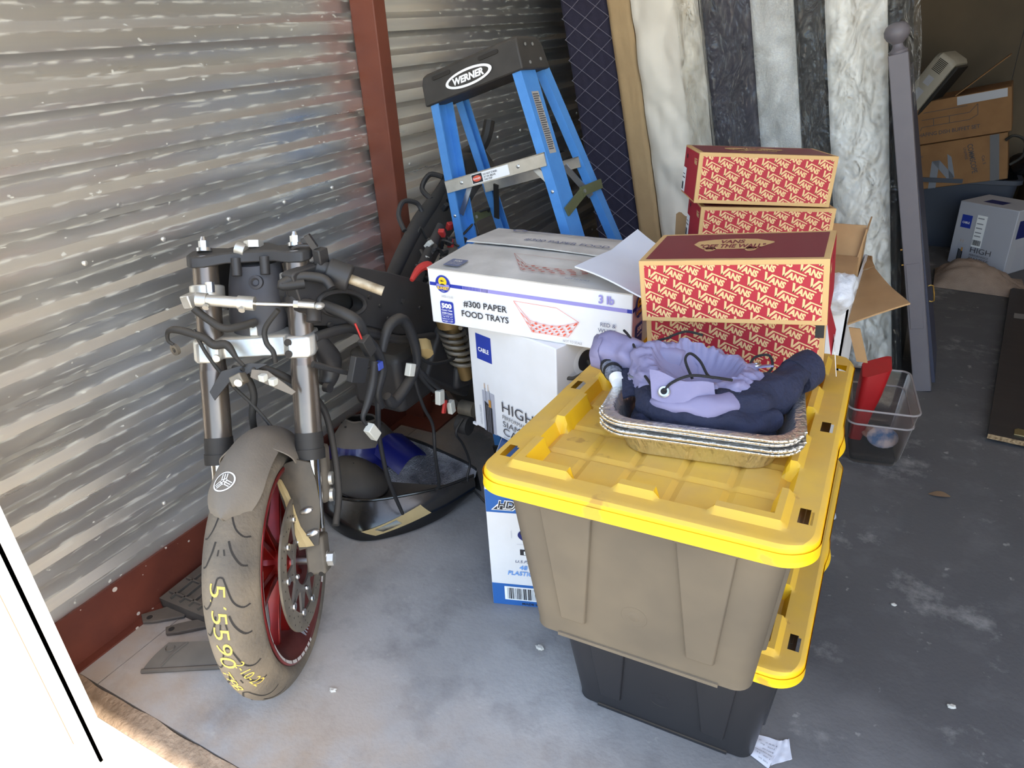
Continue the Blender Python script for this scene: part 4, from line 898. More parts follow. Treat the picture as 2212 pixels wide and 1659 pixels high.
gd = q.add(V, F).build('fork_guard', guard_m, bike, True, 45)
q = G(); L_ = [(.214, .030, .046), (.19, .038, .060), (.165, .050, .070), (.14, .056, .076), (.11, .066, .085), (.085, .072, .100), (.062, .078, .112)]
q.loft([[Gd(t, a_, .0012), Gd(t, (a_ + b_) / 2, .0014), Gd(t, b_, .0012)] for t, a_, b_ in L_], False).build('cream_stripe', cream, gd, True, flat=True)
for t_, s_ in ((.145, .100), (.092, .110)): G().sphere(Gd(t_, s_, .002), (.016, .008, .006), 14, frame((0, 0, 0), AX * .95 + KK * .25, KK), 8).build('oval_vent', steel, gd, True)
# front mudguard
def fend(u, v):
    th = R(56 + 112 * u); s = (v - .5) * 2
    w = .058 * math.sqrt(max(.004, 1 - (1 - u / .16) ** 2)) if u < .16 else .058 + .010 * max(0, u - .45)
    r = .316 - .042 * abs(s) ** 2.4 + .004 * math.sin(u * 3); return CW_ + FWD * (r * math.cos(th)) + ZUP * (r * math.sin(th)) + AX * (s * w)
fd = G().sheet(lambda u, v: fend(u, 1 - v), 40, 22, .003).build('mudguard', fender_m, bike, True, 60)
for sg in (-1, 1):
    def wing(u, v, sg=sg):
        a_ = fend(.36 + .30 * u, .5 + sg * .42); b_ = Fk(.255 - .06 * u + .0 * v, sg * (.085 + .012 * u), .05 - .09 * u)
        p = a_.lerp(b_, v); p += AX * sg * .012 * math.sin(v * math.pi); return p
    G().sheet((lambda u, v: wing(u, v)) if sg < 0 else (lambda u, v: wing(1 - u, v)), 14, 10, .003).build('mudguard_wing', fender_m, fd, True, 70)
dw = Decal(fd, MW, .0012)
def onf(u, v, o):
    th = 56 + 112 * .085; r = .316; uu = .095 + v / (.316 * R(112)); vv = .5 + (u - .004) / (2 * .058); p = fend(uu, vv); n_ = (p - CW_).normalized(); return WM[bike].inverted() @ (p + n_ * (o + .001))
dw.fn = onf
dw.ring(white_print, -.006, .022, .024, .0030, 32)
for a_ in (90, 210, 330):
    for e_ in (-.005, 0, .005):
        c_, s_ = math.cos(R(a_)), math.sin(R(a_)); px_, py_ = -s_ * e_, c_ * e_
        dw.line(white_print, (-.006 + px_ + c_ * (.000 if e_ == 0 else .006), .022 + py_ + s_ * (.0 if e_ == 0 else .006)), (-.006 + px_ + c_ * .0185, .022 + py_ + s_ * .0185), .0022)
    dw.line(white_print, (-.006 + math.cos(R(a_ + 60)) * .008, .022 + math.sin(R(a_ + 60)) * .008), (-.006 - math.sin(R(a_)) * -.005 + math.cos(R(a_)) * .006, .022 + math.cos(R(a_)) * -.005 + math.sin(R(a_)) * .006), .0022)
dw.build({'white_ink': 'tuning_fork_emblem'})
# triple clamps
q = G(); MT = frame(Fk(.70, 0), AX, FWD)      # local x across, y forward, z along fork
def clamp_poly(): return [(-.142, -.016), (-.128, -.034), (-.095, -.038), (-.06, -.030), (-.03, -.060), (.03, -.060), (.06, -.030), (.095, -.038), (.128, -.034), (.142, -.016), (.142, .016), (.126, .034), (.095, .034), (.055, .012), (-.055, .012), (-.095, .034), (-.126, .034), (-.142, .016)]
MT = Matrix(((AX.x, FWD.x, KK.x, Fk(.70, 0).x), (AX.y, FWD.y, KK.y, Fk(.70, 0).y), (AX.z, FWD.z, KK.z, Fk(.70, 0).z), (0, 0, 0, 1)))
tc_ = G().prism(clamp_poly(), 0, .026, MT).build('top_clamp', frame_m, bike, True, bevel=.004)
for s_ in (-.03, .035): G().cyl(Fk(.712, s_, .012), Fk(.672, s_, .012), .011, .011, 16).build('clamp_boss', frame_m, tc_, True)
G().cyl(Fk(.722, 0, -.03), Fk(.738, 0, -.03), .022, .022, 6).build('stem_nut', alu, tc_, True); G().cyl(Fk(.724, -.01, .0), Fk(.732, -.03, .0), .016, .016, 20).build('key_collar', alu, tc_, True)
ML = MT.copy(); ML.translation = Fk(.485, 0)
lc = G().prism([(-.140, -.020), (-.11, -.038), (-.07, -.034), (-.03, -.060), (.03, -.060), (.07, -.034), (.11, -.038), (.140, -.020), (.140, .022), (.126, .036), (.078, .036), (.072, .018), (-.072, .018), (-.078, .036), (-.126, .036), (-.140, .022)], 0, .050, ML).build('lower_clamp', alu, bike, True, bevel=.006)
G().beam(Fk(.533, -.0, .010), Fk(.556, -.0, .010), .018, .016, FWD).build('clamp_lug', alu, lc, True, bevel=.002)
for s_ in (.082, -.082):
    for t_ in (.497, .523): G().cyl(Fk(t_, s_, .034), Fk(t_, s_, .0385), .0085, .0085, 18).cyl(Fk(t_, s_, .0385), Fk(t_, s_, .0388), .005, .005, 8).build('pinch_bolt', dark_steel if s_ > 0 else alu, lc, True)
# steering head casting of the frame
hd_m = mat('head_casting', srgb(74, 72, 74), .55, .2, srgb(62, 60, 62), 12, .4)
q = G(); L_ = []
for t_, w_, d_ in ((.535, .062, .050), (.56, .070, .055), (.64, .066, .05), (.69, .058, .045)): 
    L_.append([Fk(t_, w_ * math.cos(a_), -.035 + d_ * math.sin(a_)) for a_ in [2 * math.pi * i / 24 for i in range(24)]])
hc = q.loft(L_, True, True, True).build('steering_head', hd_m, bike, True, 40)
G().lathe([(.006, .0), (.010, .006), (.016, .004), (.018, -.01)], frame(Fk(.655, .012, .012), AX, KK), 20).build('casting_boss', hd_m, hc, True)
# frame spars: left one faces the camera
FR = [(1.075, .930), (1.172, .927), (1.262, .893), (1.395, .835), (1.559, .752), (1.66, .66), (1.70, .55), (1.62, .55), (1.533, .607), (1.399, .656), (1.294, .723), (1.166, .772), (1.095, .800)]
def spar(xo, th, nm):
    # plate with an oval window cut in: strip between window loop and outline loop
    n_ = 64; hc_ = (1.206, .816); q = G(); hole = []; out = []
    def ray_hit(a_):
        best = None; d_ = (math.cos(a_), math.sin(a_))
        for i in range(len(FR)):
            (x1, y1), (x2, y2) = FR[i], FR[(i + 1) % len(FR)]; ex, ey = x2 - x1, y2 - y1; den = d_[0] * ey - d_[1] * ex
            if abs(den) < 1e-9: continue
            t = ((x1 - hc_[0]) * ey - (y1 - hc_[1]) * ex) / den; s = ((x1 - hc_[0]) * d_[1] - (y1 - hc_[1]) * d_[0]) / den
            if t > 0 and -1e-6 <= s <= 1 + 1e-6 and (best is None or t > best): best = t
        return best
    for i in range(n_):
        a_ = 2 * math.pi * i / n_; tilt = R(-22); ex, ey = .078 * math.cos(a_ - tilt), .030 * math.sin(a_ - tilt)
        hx, hy = ex * math.cos(tilt) - ey * math.sin(tilt), ex * math.sin(tilt) + ey * math.cos(tilt); hole.append((hc_[0] + hx, hc_[1] + hy))
        aa = math.atan2(hy, hx); t = ray_hit(aa); out.append((hc_[0] + t * math.cos(aa), hc_[1] + t * math.sin(aa)))
    P = lambda L, x: [V3((x + (.0 if abs(x - xo) > .001 else 0), y, z)) for y, z in L]
    bend = lambda L: [V3((p.x - .10 * max(0, 1.20 - p.y), p.y, p.z)) for p in L]
    q.loft([bend(P(hole, xo - th)), bend(P(hole, xo)), bend(P(out, xo)), bend(P(out, xo - th)), bend(P(hole, xo - th))], True)
    return q.build(nm, frame_m, bike, True, 35, bevel=.003), hole
sp1, hole = spar(-1.155, .035, 'frame_spar')
G().tube([(-1.153 - .10 * max(0, 1.2 - y), y, z) for y, z in hole[::4] + hole[:1]], .006, 8, 4).build('intake_rim', frame_m, sp1, True)
spar(-1.42, .035, 'frame_spar')
for (y, z, r_) in ((1.30, .80, .006), (1.335, .765, .005), (1.43, .745, .008), (1.50, .70, .006), (1.15, .782, .007), (1.36, .72, .006)):
    G().cyl((-1.157, y, z), (-1.150, y, z), r_, r_, 12).build('frame_bolt', dark_steel if r_ < .008 else groove_m, sp1, True)
G().tube([(-1.15, 1.09, .775), (-1.15, 1.20, .755), (-1.15, 1.28, .71), (-1.15, 1.40, .645), (-1.15, 1.54, .60)], .012, 10).build('lower_rail', frame_m, sp1, True)
G().tube([(-1.16, 1.10, .77), (-1.165, 1.14, .70), (-1.165, 1.13, .66), (-1.165, 1.11, .64)], [.02, .028, .024, .018], 12).build('engine_hanger', frame_m, bike, True); G().cyl((-1.15, 1.095, .645), (-1.135, 1.095, .645), .012, .012, 16).build('hanger_bolt', dark_steel, bike, True)
q = G().bb((-1.40, 1.10, .72), (-1.20, 1.30, .88)); q.build('airbox_duct', rubber, bike, True, bevel=.02)
# rear of the bike: shock, swingarm, engine mass in shadow, subframe with wiring
shock = G(); P = []
for i in range(90):
    a_ = i * .45; P.append((-1.10 + .035 * math.cos(a_), 1.56 + .035 * math.sin(a_) + .0006 * i, .63 - .0016 * i))
shock.tube(P, .0065, 8, 1).build('shock_spring', disc_m, bike, True); G().cyl((-1.10, 1.55, .70), (-1.10, 1.62, .44), .020, .020, 20).cyl((-1.10, 1.54, .70), (-1.10, 1.555, .64), .034, .034, 20).build('shock_body', mat('brass_tan', srgb(150, 122, 78), .45, .5), bike, True)
G().tube([(-1.10, 1.42, .60), (-1.12, 1.44, .62)], .03, 10).build('reservoir', mat('yellowed_plastic', srgb(176, 150, 100), .5), bike, True)
for x_ in (-1.16, -1.38): G().beam((x_, 1.52, .56), (x_, 1.72, .40), .05, .16, (0, .5, .8)).build('pivot_plate', frame_m, bike, True, bevel=.01)
G().beam((-1.14, 1.60, .44), (-1.13, 2.12, .32), .045, .075, (0, 0, 1)).build('swingarm', frame_m, bike, True, bevel=.012); G().beam((-1.40, 1.60, .44), (-1.40, 2.12, .32), .045, .075, (0, 0, 1)).build('swingarm', frame_m, bike, True, bevel=.012)
G().bb((-1.36, 1.40, .40), (-1.18, 1.58, .58)).build('linkage_bracket', frame_m, bike, True, bevel=.02)
G().cyl((-1.13, 1.62, .33), (-1.08, 1.62, .33), .024, .024, 18).build('linkage_pivot', disc_m, bike, True); G().cyl((-1.13, 1.60, .28), (-1.09, 1.60, .28), .030, .030, 18).build('linkage_pivot', frame_m, bike, True)
MR = frame((-1.33, 2.20, .303), (0, 0, 1), (0, -1, 0)); G().lathe([(.224, -.07), (.236, -.085), (.262, -.092), (.285, -.075), (.300, -.04), (.303, 0), (.300, .04), (.285, .075), (.262, .092), (.236, .085), (.224, .07), (.2, .03), (.2, -.03), (.224, -.07)], MR, 60).build('rear_tyre', rubber, bike, True, 50)
G().lathe([(.04, -.05), (.05, 0), (.04, .05)], MR, 24).build('rear_hub', frame_m, bike, True)
# subframe rails climbing to the tail with wiring harness
TP = [(-1.26, 1.50, .72), (-1.33, 1.621, .744), (-1.42, 1.895, .824), (-1.45, 2.072, .876), (-1.42, 2.194, .985), (-1.38, 2.274, 1.017)]
sub = G().tube(TP, [.016, .022, .026, .024, .020, .014], 12, 6, .55).build('subframe_rail', frame_m, bike, True); G().tube([(x + .08, y + .01, z - .01) for x, y, z in TP[:3]], [.014, .018, .016], 10, 6, .6).build('subframe_rail', frame_m, bike, True)
def tailp(u, v):
    p = smooth_pts(TP, 8); k_ = u * (len(p) - 2); a_ = int(k_); q_ = p[a_].lerp(p[a_ + 1], k_ - a_); return V3((q_.x + .012 + .06 * v, q_.y - .01, q_.z - .012 - .085 * v))
G().sheet(tailp, 20, 8, .004).build('tail_side_cover', black_plastic, bike, True, 60)
G().tube([(-1.41, 1.80, .82), (-1.45, 1.83, .86), (-1.455, 1.87, .895), (-1.44, 1.92, .88), (-1.43, 1.93, .85)], .008, 8).build('tail_bracket', frame_m, bike, True); G().tube([(-1.45, 2.02, .87), (-1.50, 2.04, .90), (-1.49, 2.08, .94), (-1.45, 2.1, .93)], .009, 8).build('tail_bracket', frame_m, bike, True)
G().bb((-1.44, 2.10, .90), (-1.36, 2.20, 1.00)).build('tail_lamp_mount', frame_m, bike, True, bevel=.015); G().tube([(-1.38, 2.20, .98), (-1.34, 2.22, 1.04), (-1.33, 2.24, 1.10)], .02, 8).build('tail_lamp_mount', frame_m, bike, True)
conn_w = mat('white_connector', srgb(214, 212, 200), .5); conn_r = mat('red_plastic', srgb(196, 58, 52), .5); conn_y = mat('yellow_connector', srgb(222, 200, 50), .5); conn_b = mat('blue_connector', srgb(60, 80, 170), .5); wire_r = mat('red_wire', srgb(190, 50, 46), .5)
rr2 = random.Random(3)
for i in range(18):
    u = .12 + .55 * rr2.random(); c_ = tailp(u, rr2.random()); x, y, z = c_.x + .02 + .08 * rr2.random(), c_.y, c_.z + .02; P = [(x, y, z)]
    for k_ in range(4): x += rr2.uniform(-.035, .035); y += rr2.uniform(-.04, .05); z += rr2.uniform(-.05, .045); P.append((x, y, z))
    G().tube(P, rr2.choice((.004, .006, .010)), 7, 4).build('wiring_loom', rubber, bike, True)
for i in range(9):
    c_ = tailp(.18 + .4 * rr2.random(), rr2.random()); G().box((c_.x + .05 + .05 * rr2.random(), c_.y, c_.z + .02), (.020, .016, .026), rotm(rr2.random() * 3, rr2.random(), 0)).build('connector', (conn_r, black_plastic, black_plastic, conn_w)[i % 4], bike, True, bevel=.002)
G().tube([(-1.14, 1.46, .795), (-1.14, 1.50, .815), (-1.13, 1.53, .815), (-1.13, 1.55, .78)], [.006, .011, .013, .010], 8).build('battery_terminal_cover', conn_r, bike, True)
# clip-on handlebar (right of the picture), switchgear and damper
q = G().cyl(Fk(.635, .105), Fk(.668, .105), .040, .040, 32); q.beam(Fk(.652, .12, .0), Fk(.655, .175, -.02), .028, .034, FWD); co = q.build('clip_on', alu, bike, True, 30, bevel=.003)
BR0 = V3((-1.165, 1.158, .920)); BR1 = V3((-1.043, 1.225, .855)); 
G().cyl(BR0, BR1, .0115, .0115, 20).build('handlebar_tube', mat('dirty_ivory_metal', srgb(186, 172, 148), .5, .3, srgb(150, 132, 104), 40, .5), co, True)
d_ = (BR1 - BR0).normalized(); 
G().cyl(BR0 + d_ * .02, BR0 + d_ * .075, .030, .032, 20).build('switch_housing', frame_m, co, True, bevel=.004); G().cyl(BR0 - d_ * .005, BR0 + d_ * .022, .020, .020, 16).box(BR0 + d_ * .01 + V3((0, 0, .03)), (.022, .03, .035)).build('lever_perch', frame_m, co, True, bevel=.003)
G().beam(BR0 + V3((0, 0, .045)), BR0 + V3((-.012, -.008, .075)), .014, .014).tube([BR0 + V3((0, 0, .05)), BR0 + V3((-.03, -.02, .052)), BR0 + V3((-.045, -.025, .046))], .004, 8).build('lever_stub', frame_m, co, True)
q = G().cyl(Fk(.590, .105), Fk(.612, .105), .037, .037, 28); q.tube([Fk(.60, .11, .02), Fk(.605, .14, .045), Fk(.60, .150, .055), Fk(.575, .150, .06)], [.018, .016, .016, .017], 14); q.build('damper_clamp', dark_steel, bike, True, 35)
q = G().cyl(Fk(.617, -.105), Fk(.650, -.105), .038, .038, 28).beam(Fk(.632, -.12, .02), Fk(.632, -.135, .055), .026, .03, KK); q.build('damper_clamp', alu, bike, True, 35, bevel=.003); G().cyl(Fk(.645, -.085, .035), Fk(.668, -.085, .035), .010, .010, 6).build('clamp_bolt', steel, bike, True)
D0, D1, D2 = V3((-1.318, .938, .898)), V3((-1.213, .999, .881)), V3((-1.093, 1.068, .868))
dd_ = (D1 - D0).normalized(); damp = G().cyl(D0, D0 + dd_ * .022, .0155, .0155, 24).cyl(D0 + dd_ * .02, D1 - dd_ * .022, .0125, .0125, 24).cyl(D1 - dd_ * .035, D1, .0155, .0155, 24).build('steering_damper', alu, bike, True, 30)
G().cyl(D1, D2, .0042, .0042, 12).build('damper_rod', chrome, damp, True); G().cyl(D2 - dd_ * .055, D2 - dd_ * .045, .0085, .0085, 6).cyl(D2 - dd_ * .045, D2 - dd_ * .01, .0072, .0072, 12).sphere(D2, (.012, .012, .008), 12, None, 6).build('rod_end', alu, damp, True)
for t_ in (.18, .80): p = D0.lerp(D1, t_) + FWD * .013 - ZUP * .008; G().cyl(p, p + FWD * .006 - ZUP * .003, .0068, .0068, 16).build('damper_screw', alu, damp, True)
# brackets and hoses at the lower clamp
G().prism([(-.075, .0), (-.045, .045), (.02, .060), (.06, .055), (.02, .038), (-.03, .018), (-.065, -.02)], 0, .004, frame(Fk(.43, -.02, .055), AX, KK)).build('horn_bracket', frame_m, bike, True, bevel=.001)
G().prism([(0, 0), (.09, -.045), (.10, -.038), (.04, .012), (.005, .018)], 0, .004, frame(Fk(.46, .0, .060), AX, KK)).build('sensor_bracket', fender_m, bike, True, bevel=.001)
G().beam(Fk(.455, -.035, .07), Fk(.468, -.008, .075), .030, .024, KK).build('brake_line_block', disc_m, bike, True, bevel=.003)
G().cyl(Fk(.462, -.018, .082), Fk(.462, -.018, .092), .009, .009, 12).build('block_bolt', alu, bike, True)
for a_, b_ in ((.03, .445), (.052, .435)): G().box(Fk(b_ + .015, a_, .066), (.016, .016, .016)).build('connector', conn_w, bike, True, bevel=.002)
HOSES = {'brake_hose': [([(-1.395, 0.905, 0.792), (-1.403, 0.901, 0.803), (-1.399, 0.903, 0.822), (-1.386, 0.910, 0.828), (-1.365, 0.922, 0.822), (-1.333, 0.941, 0.804), (-1.317, 0.950, 0.786), (-1.293, 0.964, 0.784), (-1.265, 0.960, 0.758), (-1.24, .955, .745)], [.004, .004, .005, .008, .009, .009, .010, .010, .005, .004]),
          ([(-1.245, .955, .735), (-1.289, 0.966, 0.728), (-1.271, 0.977, 0.708), (-1.264, 0.981, 0.659), (-1.278, 0.973, 0.598), (-1.30, 0.99, 0.53), (-1.29, 1.02, .46)], [.004, .006, .0085, .0085, .0085, .0085, .0085]),
          ([(-1.225, .965, .735), (-1.240, 0.995, 0.727), (-1.208, 1.025, 0.697), (-1.19, 1.07, 0.64), (-1.17, 1.10, 0.56), (-1.10, 1.03, .42), (-1.06, .96, .36)], [.004, .006, .0085, .0085, .0085, .0085, .0085])],
         'speed_sensor_cable': [([(-1.348, 0.932, 0.825), (-1.334, 0.940, 0.759), (-1.303, 0.958, 0.686), (-1.259, 0.975, 0.622), (-1.223, .985, .556), (-1.205, .985, .49), (-1.19, 1.0, .44)], .0042)],
         'clutch_cable': [([(-1.337, 0.938, 0.876), (-1.315, 0.951, 0.847), (-1.285, 0.969, 0.823), (-1.26, 1.03, .82)], .009), ([(-1.18, 1.03, .86), (-1.21, 1.01, .82), (-1.205, 1.0, .79), (-1.19, 1.0, .77), (-1.19, 1.0, .745)], .006)],
         'wiring_loom': [([(-1.16, 1.10, .90), (-1.19, 1.06, .905), (-1.17, 1.10, .915), (-1.13, 1.13, .905), (-1.11, 1.13, .885)], .011),
            ([(-1.17, 1.15, .832), (-1.100, 1.176, 0.795), (-1.100, 1.205, 0.736), (-1.100, 1.239, 0.685), (-1.100, 1.246, 0.631), (-1.100, 1.216, 0.579), (-1.100, 1.225, 0.535)], [.014, .015, .013, .012, .013, .011, .008]),
            ([(-1.100, 1.256, 0.678), (-1.100, 1.295, 0.731), (-1.100, 1.353, 0.728), (-1.100, 1.389, 0.649), (-1.100, 1.387, 0.581), (-1.100, 1.338, 0.548), (-1.100, 1.272, 0.525), (-1.100, 1.249, 0.556)], [.010, .014, .015, .014, .011, .015, .017, .012]),
            ([(-1.095, 1.217, 0.669), (-1.09, 1.191, 0.617), (-1.09, 1.164, 0.578), (-1.09, 1.140, 0.551), (-1.09, 1.150, 0.523)], [.010, .012, .010, .006, .004]),
            ([(-1.100, 1.219, 0.578), (-1.105, 1.211, 0.515), (-1.11, 1.209, 0.432), (-1.12, 1.23, 0.30), (-1.15, 1.30, .13)], [.009, .007, .006, .006, .005]),
            ([(-1.100, 1.377, 0.586), (-1.100, 1.373, 0.532), (-1.100, 1.395, 0.449), (-1.100, 1.427, 0.372), (-1.100, 1.422, 0.280), (-1.12, 1.45, 0.15), (-1.16, 1.48, .10)], .0048),
            ([(-1.100, 1.381, 0.584), (-1.100, 1.409, 0.529), (-1.100, 1.452, 0.472)], [.010, .008, .007]), ([(-1.100, 1.381, 0.584), (-1.09, 1.429, 0.513), (-1.09, 1.478, 0.460), (-1.09, 1.495, 0.417)], [.009, .007, .006, .004]),
            ([(-1.100, 1.401, 0.603), (-1.100, 1.460, 0.556), (-1.100, 1.575, 0.528), (-1.12, 1.645, 0.560)], .005), ([(-1.12, 1.042, 0.734), (-1.100, 1.095, 0.698), (-1.100, 1.146, 0.668), (-1.10, 1.20, .66)], [.008, .007, .005, .004]),
            ([(-1.100, 1.581, 0.314), (-1.100, 1.537, 0.288), (-1.100, 1.568, 0.229), (-1.100, 1.596, 0.143), (-1.100, 1.574, 0.086), (-1.07, 1.60, .012), (-1.0, 1.56, .008)], .004)]}
for nm, LL_ in HOSES.items():
    for P, r_ in LL_: G().tube(P, r_, 10, 6).build(nm, rubber if nm != 'wiring_loom' else black_plastic, bike, True)
G().lathe([(.006, -.004), (.013, -.004), (.013, .004), (.006, .004), (.006, -.004)], frame((-1.394, .906, .780), (1, 0, 0), (0, 0, 1)), 16).build('banjo_fitting', disc_m, bike, True)
for c_, sz, m_, rt in (((-1.085, 1.145, .680), (.018, .050, .062), black_plastic, rotm(0, R(-28), 0)), ((-1.08, 1.155, .505), (.02, .026, .045), conn_w, rotm(0, R(30), 0)), ((-1.085, 1.455, .455), (.018, .024, .042), conn_w, rotm(0, R(-8), 0)), ((-1.085, 1.505, .398), (.016, .022, .04), conn_w, rotm(0, R(5), 0)),
                       ((-1.085, 1.472, .415), (.008, .014, .040), conn_r, rotm(0, R(-24), 0)), ((-1.09, 1.345, .590), (.018, .024, .034), conn_w, rotm(0, R(-25), 0)), ((-1.095, 1.158, .663), (.016, .018, .014), conn_y, rotm()), ((-1.09, 1.225, .655), (.016, .02, .02), conn_b, rotm()), ((-1.085, 1.190, .725), (.02, .03, .05), rubber, rotm(0, .4, 0))):
    G().box(c_, sz, rt).build('connector', m_, bike, True, bevel=.002)
G().tube([(-1.09, 1.166, .79), (-1.088, 1.172, .765), (-1.088, 1.178, .745)], .0025, 6).build('red_wire', wire_r, bike, True)
# ---------------------------------------------------------------- stepladder, tipped against the post
lad = thing('stepladder', 'blue fibreglass stepladder with black top cap, leaning by the steel post', 'ladder', (-1.213, 1.937, 1.290), rotm(-.135, -.048, -.277))
fib = mat('blue_fibreglass', srgb(82, 146, 214), .45, 0, srgb(70, 132, 202), 20, .35, .08, 200); fibin = fib
capm = mat('ladder_cap_black', srgb(52, 49, 46), .6, 0, srgb(66, 62, 58), 14, .4, dust=srgb(120, 110, 98), damt=.3); lalu = mat('ladder_aluminium', srgb(206, 202, 194), .35, .8, srgb(186, 182, 174), 30, .4); olive = mat('olive_paint', srgb(96, 98, 66), .5); lsteel = mat('zinc_steel', srgb(196, 200, 204), .3, .9)
wt, kk_ = .374, .057
def wdt(dn): return wt / 2 - .012 + .5 * kk_ * dn / .305
def front(a_, dn, b_=0.0): return V3((a_, -.007 * dn + b_, -dn))
def rear(a_, dn, b_=0.0): return V3((a_, .10 + .222 * dn + b_, -.975 * dn))
def channel(sd, fn, d0, d1, w_, D_, t_=.0045, off=0.0, inset=0.0):
    prof = [(0, 0), (w_, 0), (w_, t_), (t_, t_), (t_, D_ - t_), (w_, D_ - t_), (w_, D_), (0, D_)]
    L_ = [[fn(sd * (wdt(dn) - inset - x), dn, y + off) for x, y in prof] for dn in (d0, d1)]
    return G().loft(L_, True, True, True)
rails = []
for sd in (-1, 1):
    rl = channel(sd, front, .045, 1.25 if sd < 0 else 1.24, .032, .070).build('front_rail', fib, lad, ang=30)
    rr_ = channel(sd, rear, .045, 1.235, .028, .036, .004, 0, .004).build('rear_leg', fib, lad, ang=30)
    for dn, m_ in ((1.25, rl), (1.235, rr_)):
        p = front(sd * (wdt(1.25) - .016), 1.235, .035) if m_ is rl else rear(sd * (wdt(1.235) - .018), 1.225, .018)
        G().box(p, (.044, .082 if m_ is rl else .05, .035)).build('foot', rubber, m_, bevel=.004)
    for dn in (.305, .405): 
        p = front(sd * (wdt(dn) - .016), dn, -.001); G().sphere(p, (.0055, .003, .0055), 10, None, 6).build('rivet', lsteel, rl)
    rails.append(rl)
# cap: tapered block with a deep front face, two hand slots and rivets
q = G(); hw = wt / 2 + .004
L_ = []
for z_, fy, by, ex in ((.026, .012, .095, -.012), (.020, .002, .108, -.004), (-.004, -.006, .118, 0), (-.062, -.010, .128, .003), (-.066, -.008, .126, .002)):
    L_.append([V3((-hw - ex, fy, z_)), V3((hw + ex, fy, z_)), V3((hw + ex, by, z_)), V3((-hw - ex, by, z_))])
cap = q.loft(L_, True, True, True).build('top_cap', capm, lad, ang=30, bevel=.004)
cap_y = lambda z_: -.0066 - .004 * max(0, (-z_ - .004) / .058)
for x_ in (-.105, .085): G().prism([(p.x, p.y) for p in rrect(.075, .011, .005, 0, 4)], -.001, .0025, frame((x_, -.0050, .004), (1, 0, 0), (0, .12, 1))).build('hand_slot', groove_m, cap)
d = Decal(cap, frame((0, -.0104, -.030), (1, 0, 0), (0, .06, 1))); d.circ(white_print, 0, 0, .092, 48, .0245); d2 = Decal(cap, frame((0, -.0110, -.030), (1, 0, 0), (0, .06, 1))); d2.circ(capm, 0, 0, .080, 48, .0175); d3 = Decal(cap, frame((0, -.0116, -.030), (1, 0, 0), (0, .06, 1))); d3.text(white_print, 'WERNER', 0, -.0085, .0255, .05, .12, 'c', 0, .124)
for q_ in (d, d2, d3): q_.build({'white_ink': 'logo_print', 'ladder_cap_black': 'logo_field'})
for y_, z_ in ((.03, .0), (.065, .0), (.035, -.048), (.09, -.040)): G().sphere((hw + .003, y_, z_), (.002, .005, .005), 10, None, 6).build('rivet', lsteel, cap)
# steps
for i, dn in enumerate((.305, .61, .915)):
    w_ = wdt(dn) - .004; q = G(); q.bb((-w_, -.006 - .007 * dn, -dn - .026), (w_, -.001 - .007 * dn, -dn + .012)).bb((-w_, -.006 - .007 * dn, -dn + .008), (w_, .068, -dn + .012)).bb((-w_, .064, -dn - .02), (w_, .068, -dn + .012)); st = q.build('step', lalu, lad)
    if i == 0:
        for x_ in (-.13, .10): G().sphere((x_, -.008, -dn - .006), (.0065, .003, .0065), 10, None, 6).build('rivet', lsteel, st)
        d = Decal(st, frame((-.085, -.0085, -dn - .022), (1, 0, 0), (0, 0, 1))); d.rect(white_print, 0, 0, .150, .030); d.rect(ink_blk, .002, .002, .044, .028); d.build({'white_ink': 'warning_label', 'ink_black': 'label_black_field'})
        d = Decal(st, frame((-.085, -.0097, -dn - .022), (1, 0, 0), (0, 0, 1))); d.circ(ink_red, .023, .015, .018, 24, .009); d.text(ink_blk, 'DO NOT STAND', .050, .019, .0075, .01); d.text(ink_blk, 'AT OR ABOVE', .050, .011, .0075, .01); d.text(ink_blk, 'THIS STEP', .050, .003, .0075, .01); d.build({'ink_black': 'label_lettering', 'ink_orange_red': 'danger_oval'})
        d = Decal(st, frame((-.062, -.0103, -dn - .022), (1, 0, 0), (0, 0, 1))); d.text(white_print, 'DANGER', 0, .0125, .007, .02, 0, 'c'); d.build({'white_ink': 'danger_lettering'})
    if i < 2:
        for sd in (-1, 1): G().beam(front(sd * (wdt(dn) - .008), dn + .10, .03), (sd * (w_ - .075), .03, -dn - .014), .018, .004, (0, 1, 0)).build('step_brace', lsteel, lad)
for dn in (.345, .66, .97):
    w_ = wdt(dn) - .012; y_ = .10 + .222 * dn; bar = G().bb((-w_, y_ - .003, -.975 * dn - .020), (w_, y_ + .001, -.975 * dn + .012)).bb((-w_, y_ - .003, -.975 * dn + .009), (w_, y_ + .022, -.975 * dn + .012)).build('rear_brace', lalu, lad)
    if dn < .5:
        for sd, m_ in ((-1, rubber), (1, lsteel)): G().beam(rear(sd * (wdt(dn) - .012), dn + .115, -.003), (sd * (w_ - .055), y_ - .006, -.975 * dn - .004), .020, .005, (0, 1, 0)).build('rear_step_brace', m_, lad)
# spreaders
for sd in (-1, 1):
    p0 = front(sd * (wdt(.47) + .004), .47, .03); p1 = rear(sd * (wdt(.43) + .004), .43, .02); mid = (p0 + p1) / 2 + V3((0, 0, .018))
    s_ = G().beam(p0 + V3((0, -.02, 0)), mid, .006, .028).build('spreader', olive, lad); G().beam(mid - V3((0, .012, 0)), p1 + V3((0, .015, 0)), .008, .028).build('spreader', olive, lad); G().cyl(mid - V3((.006, 0, 0)), mid + V3((.006, 0, 0)), .006, .006, 12).build('spreader_pivot', lsteel, s_)
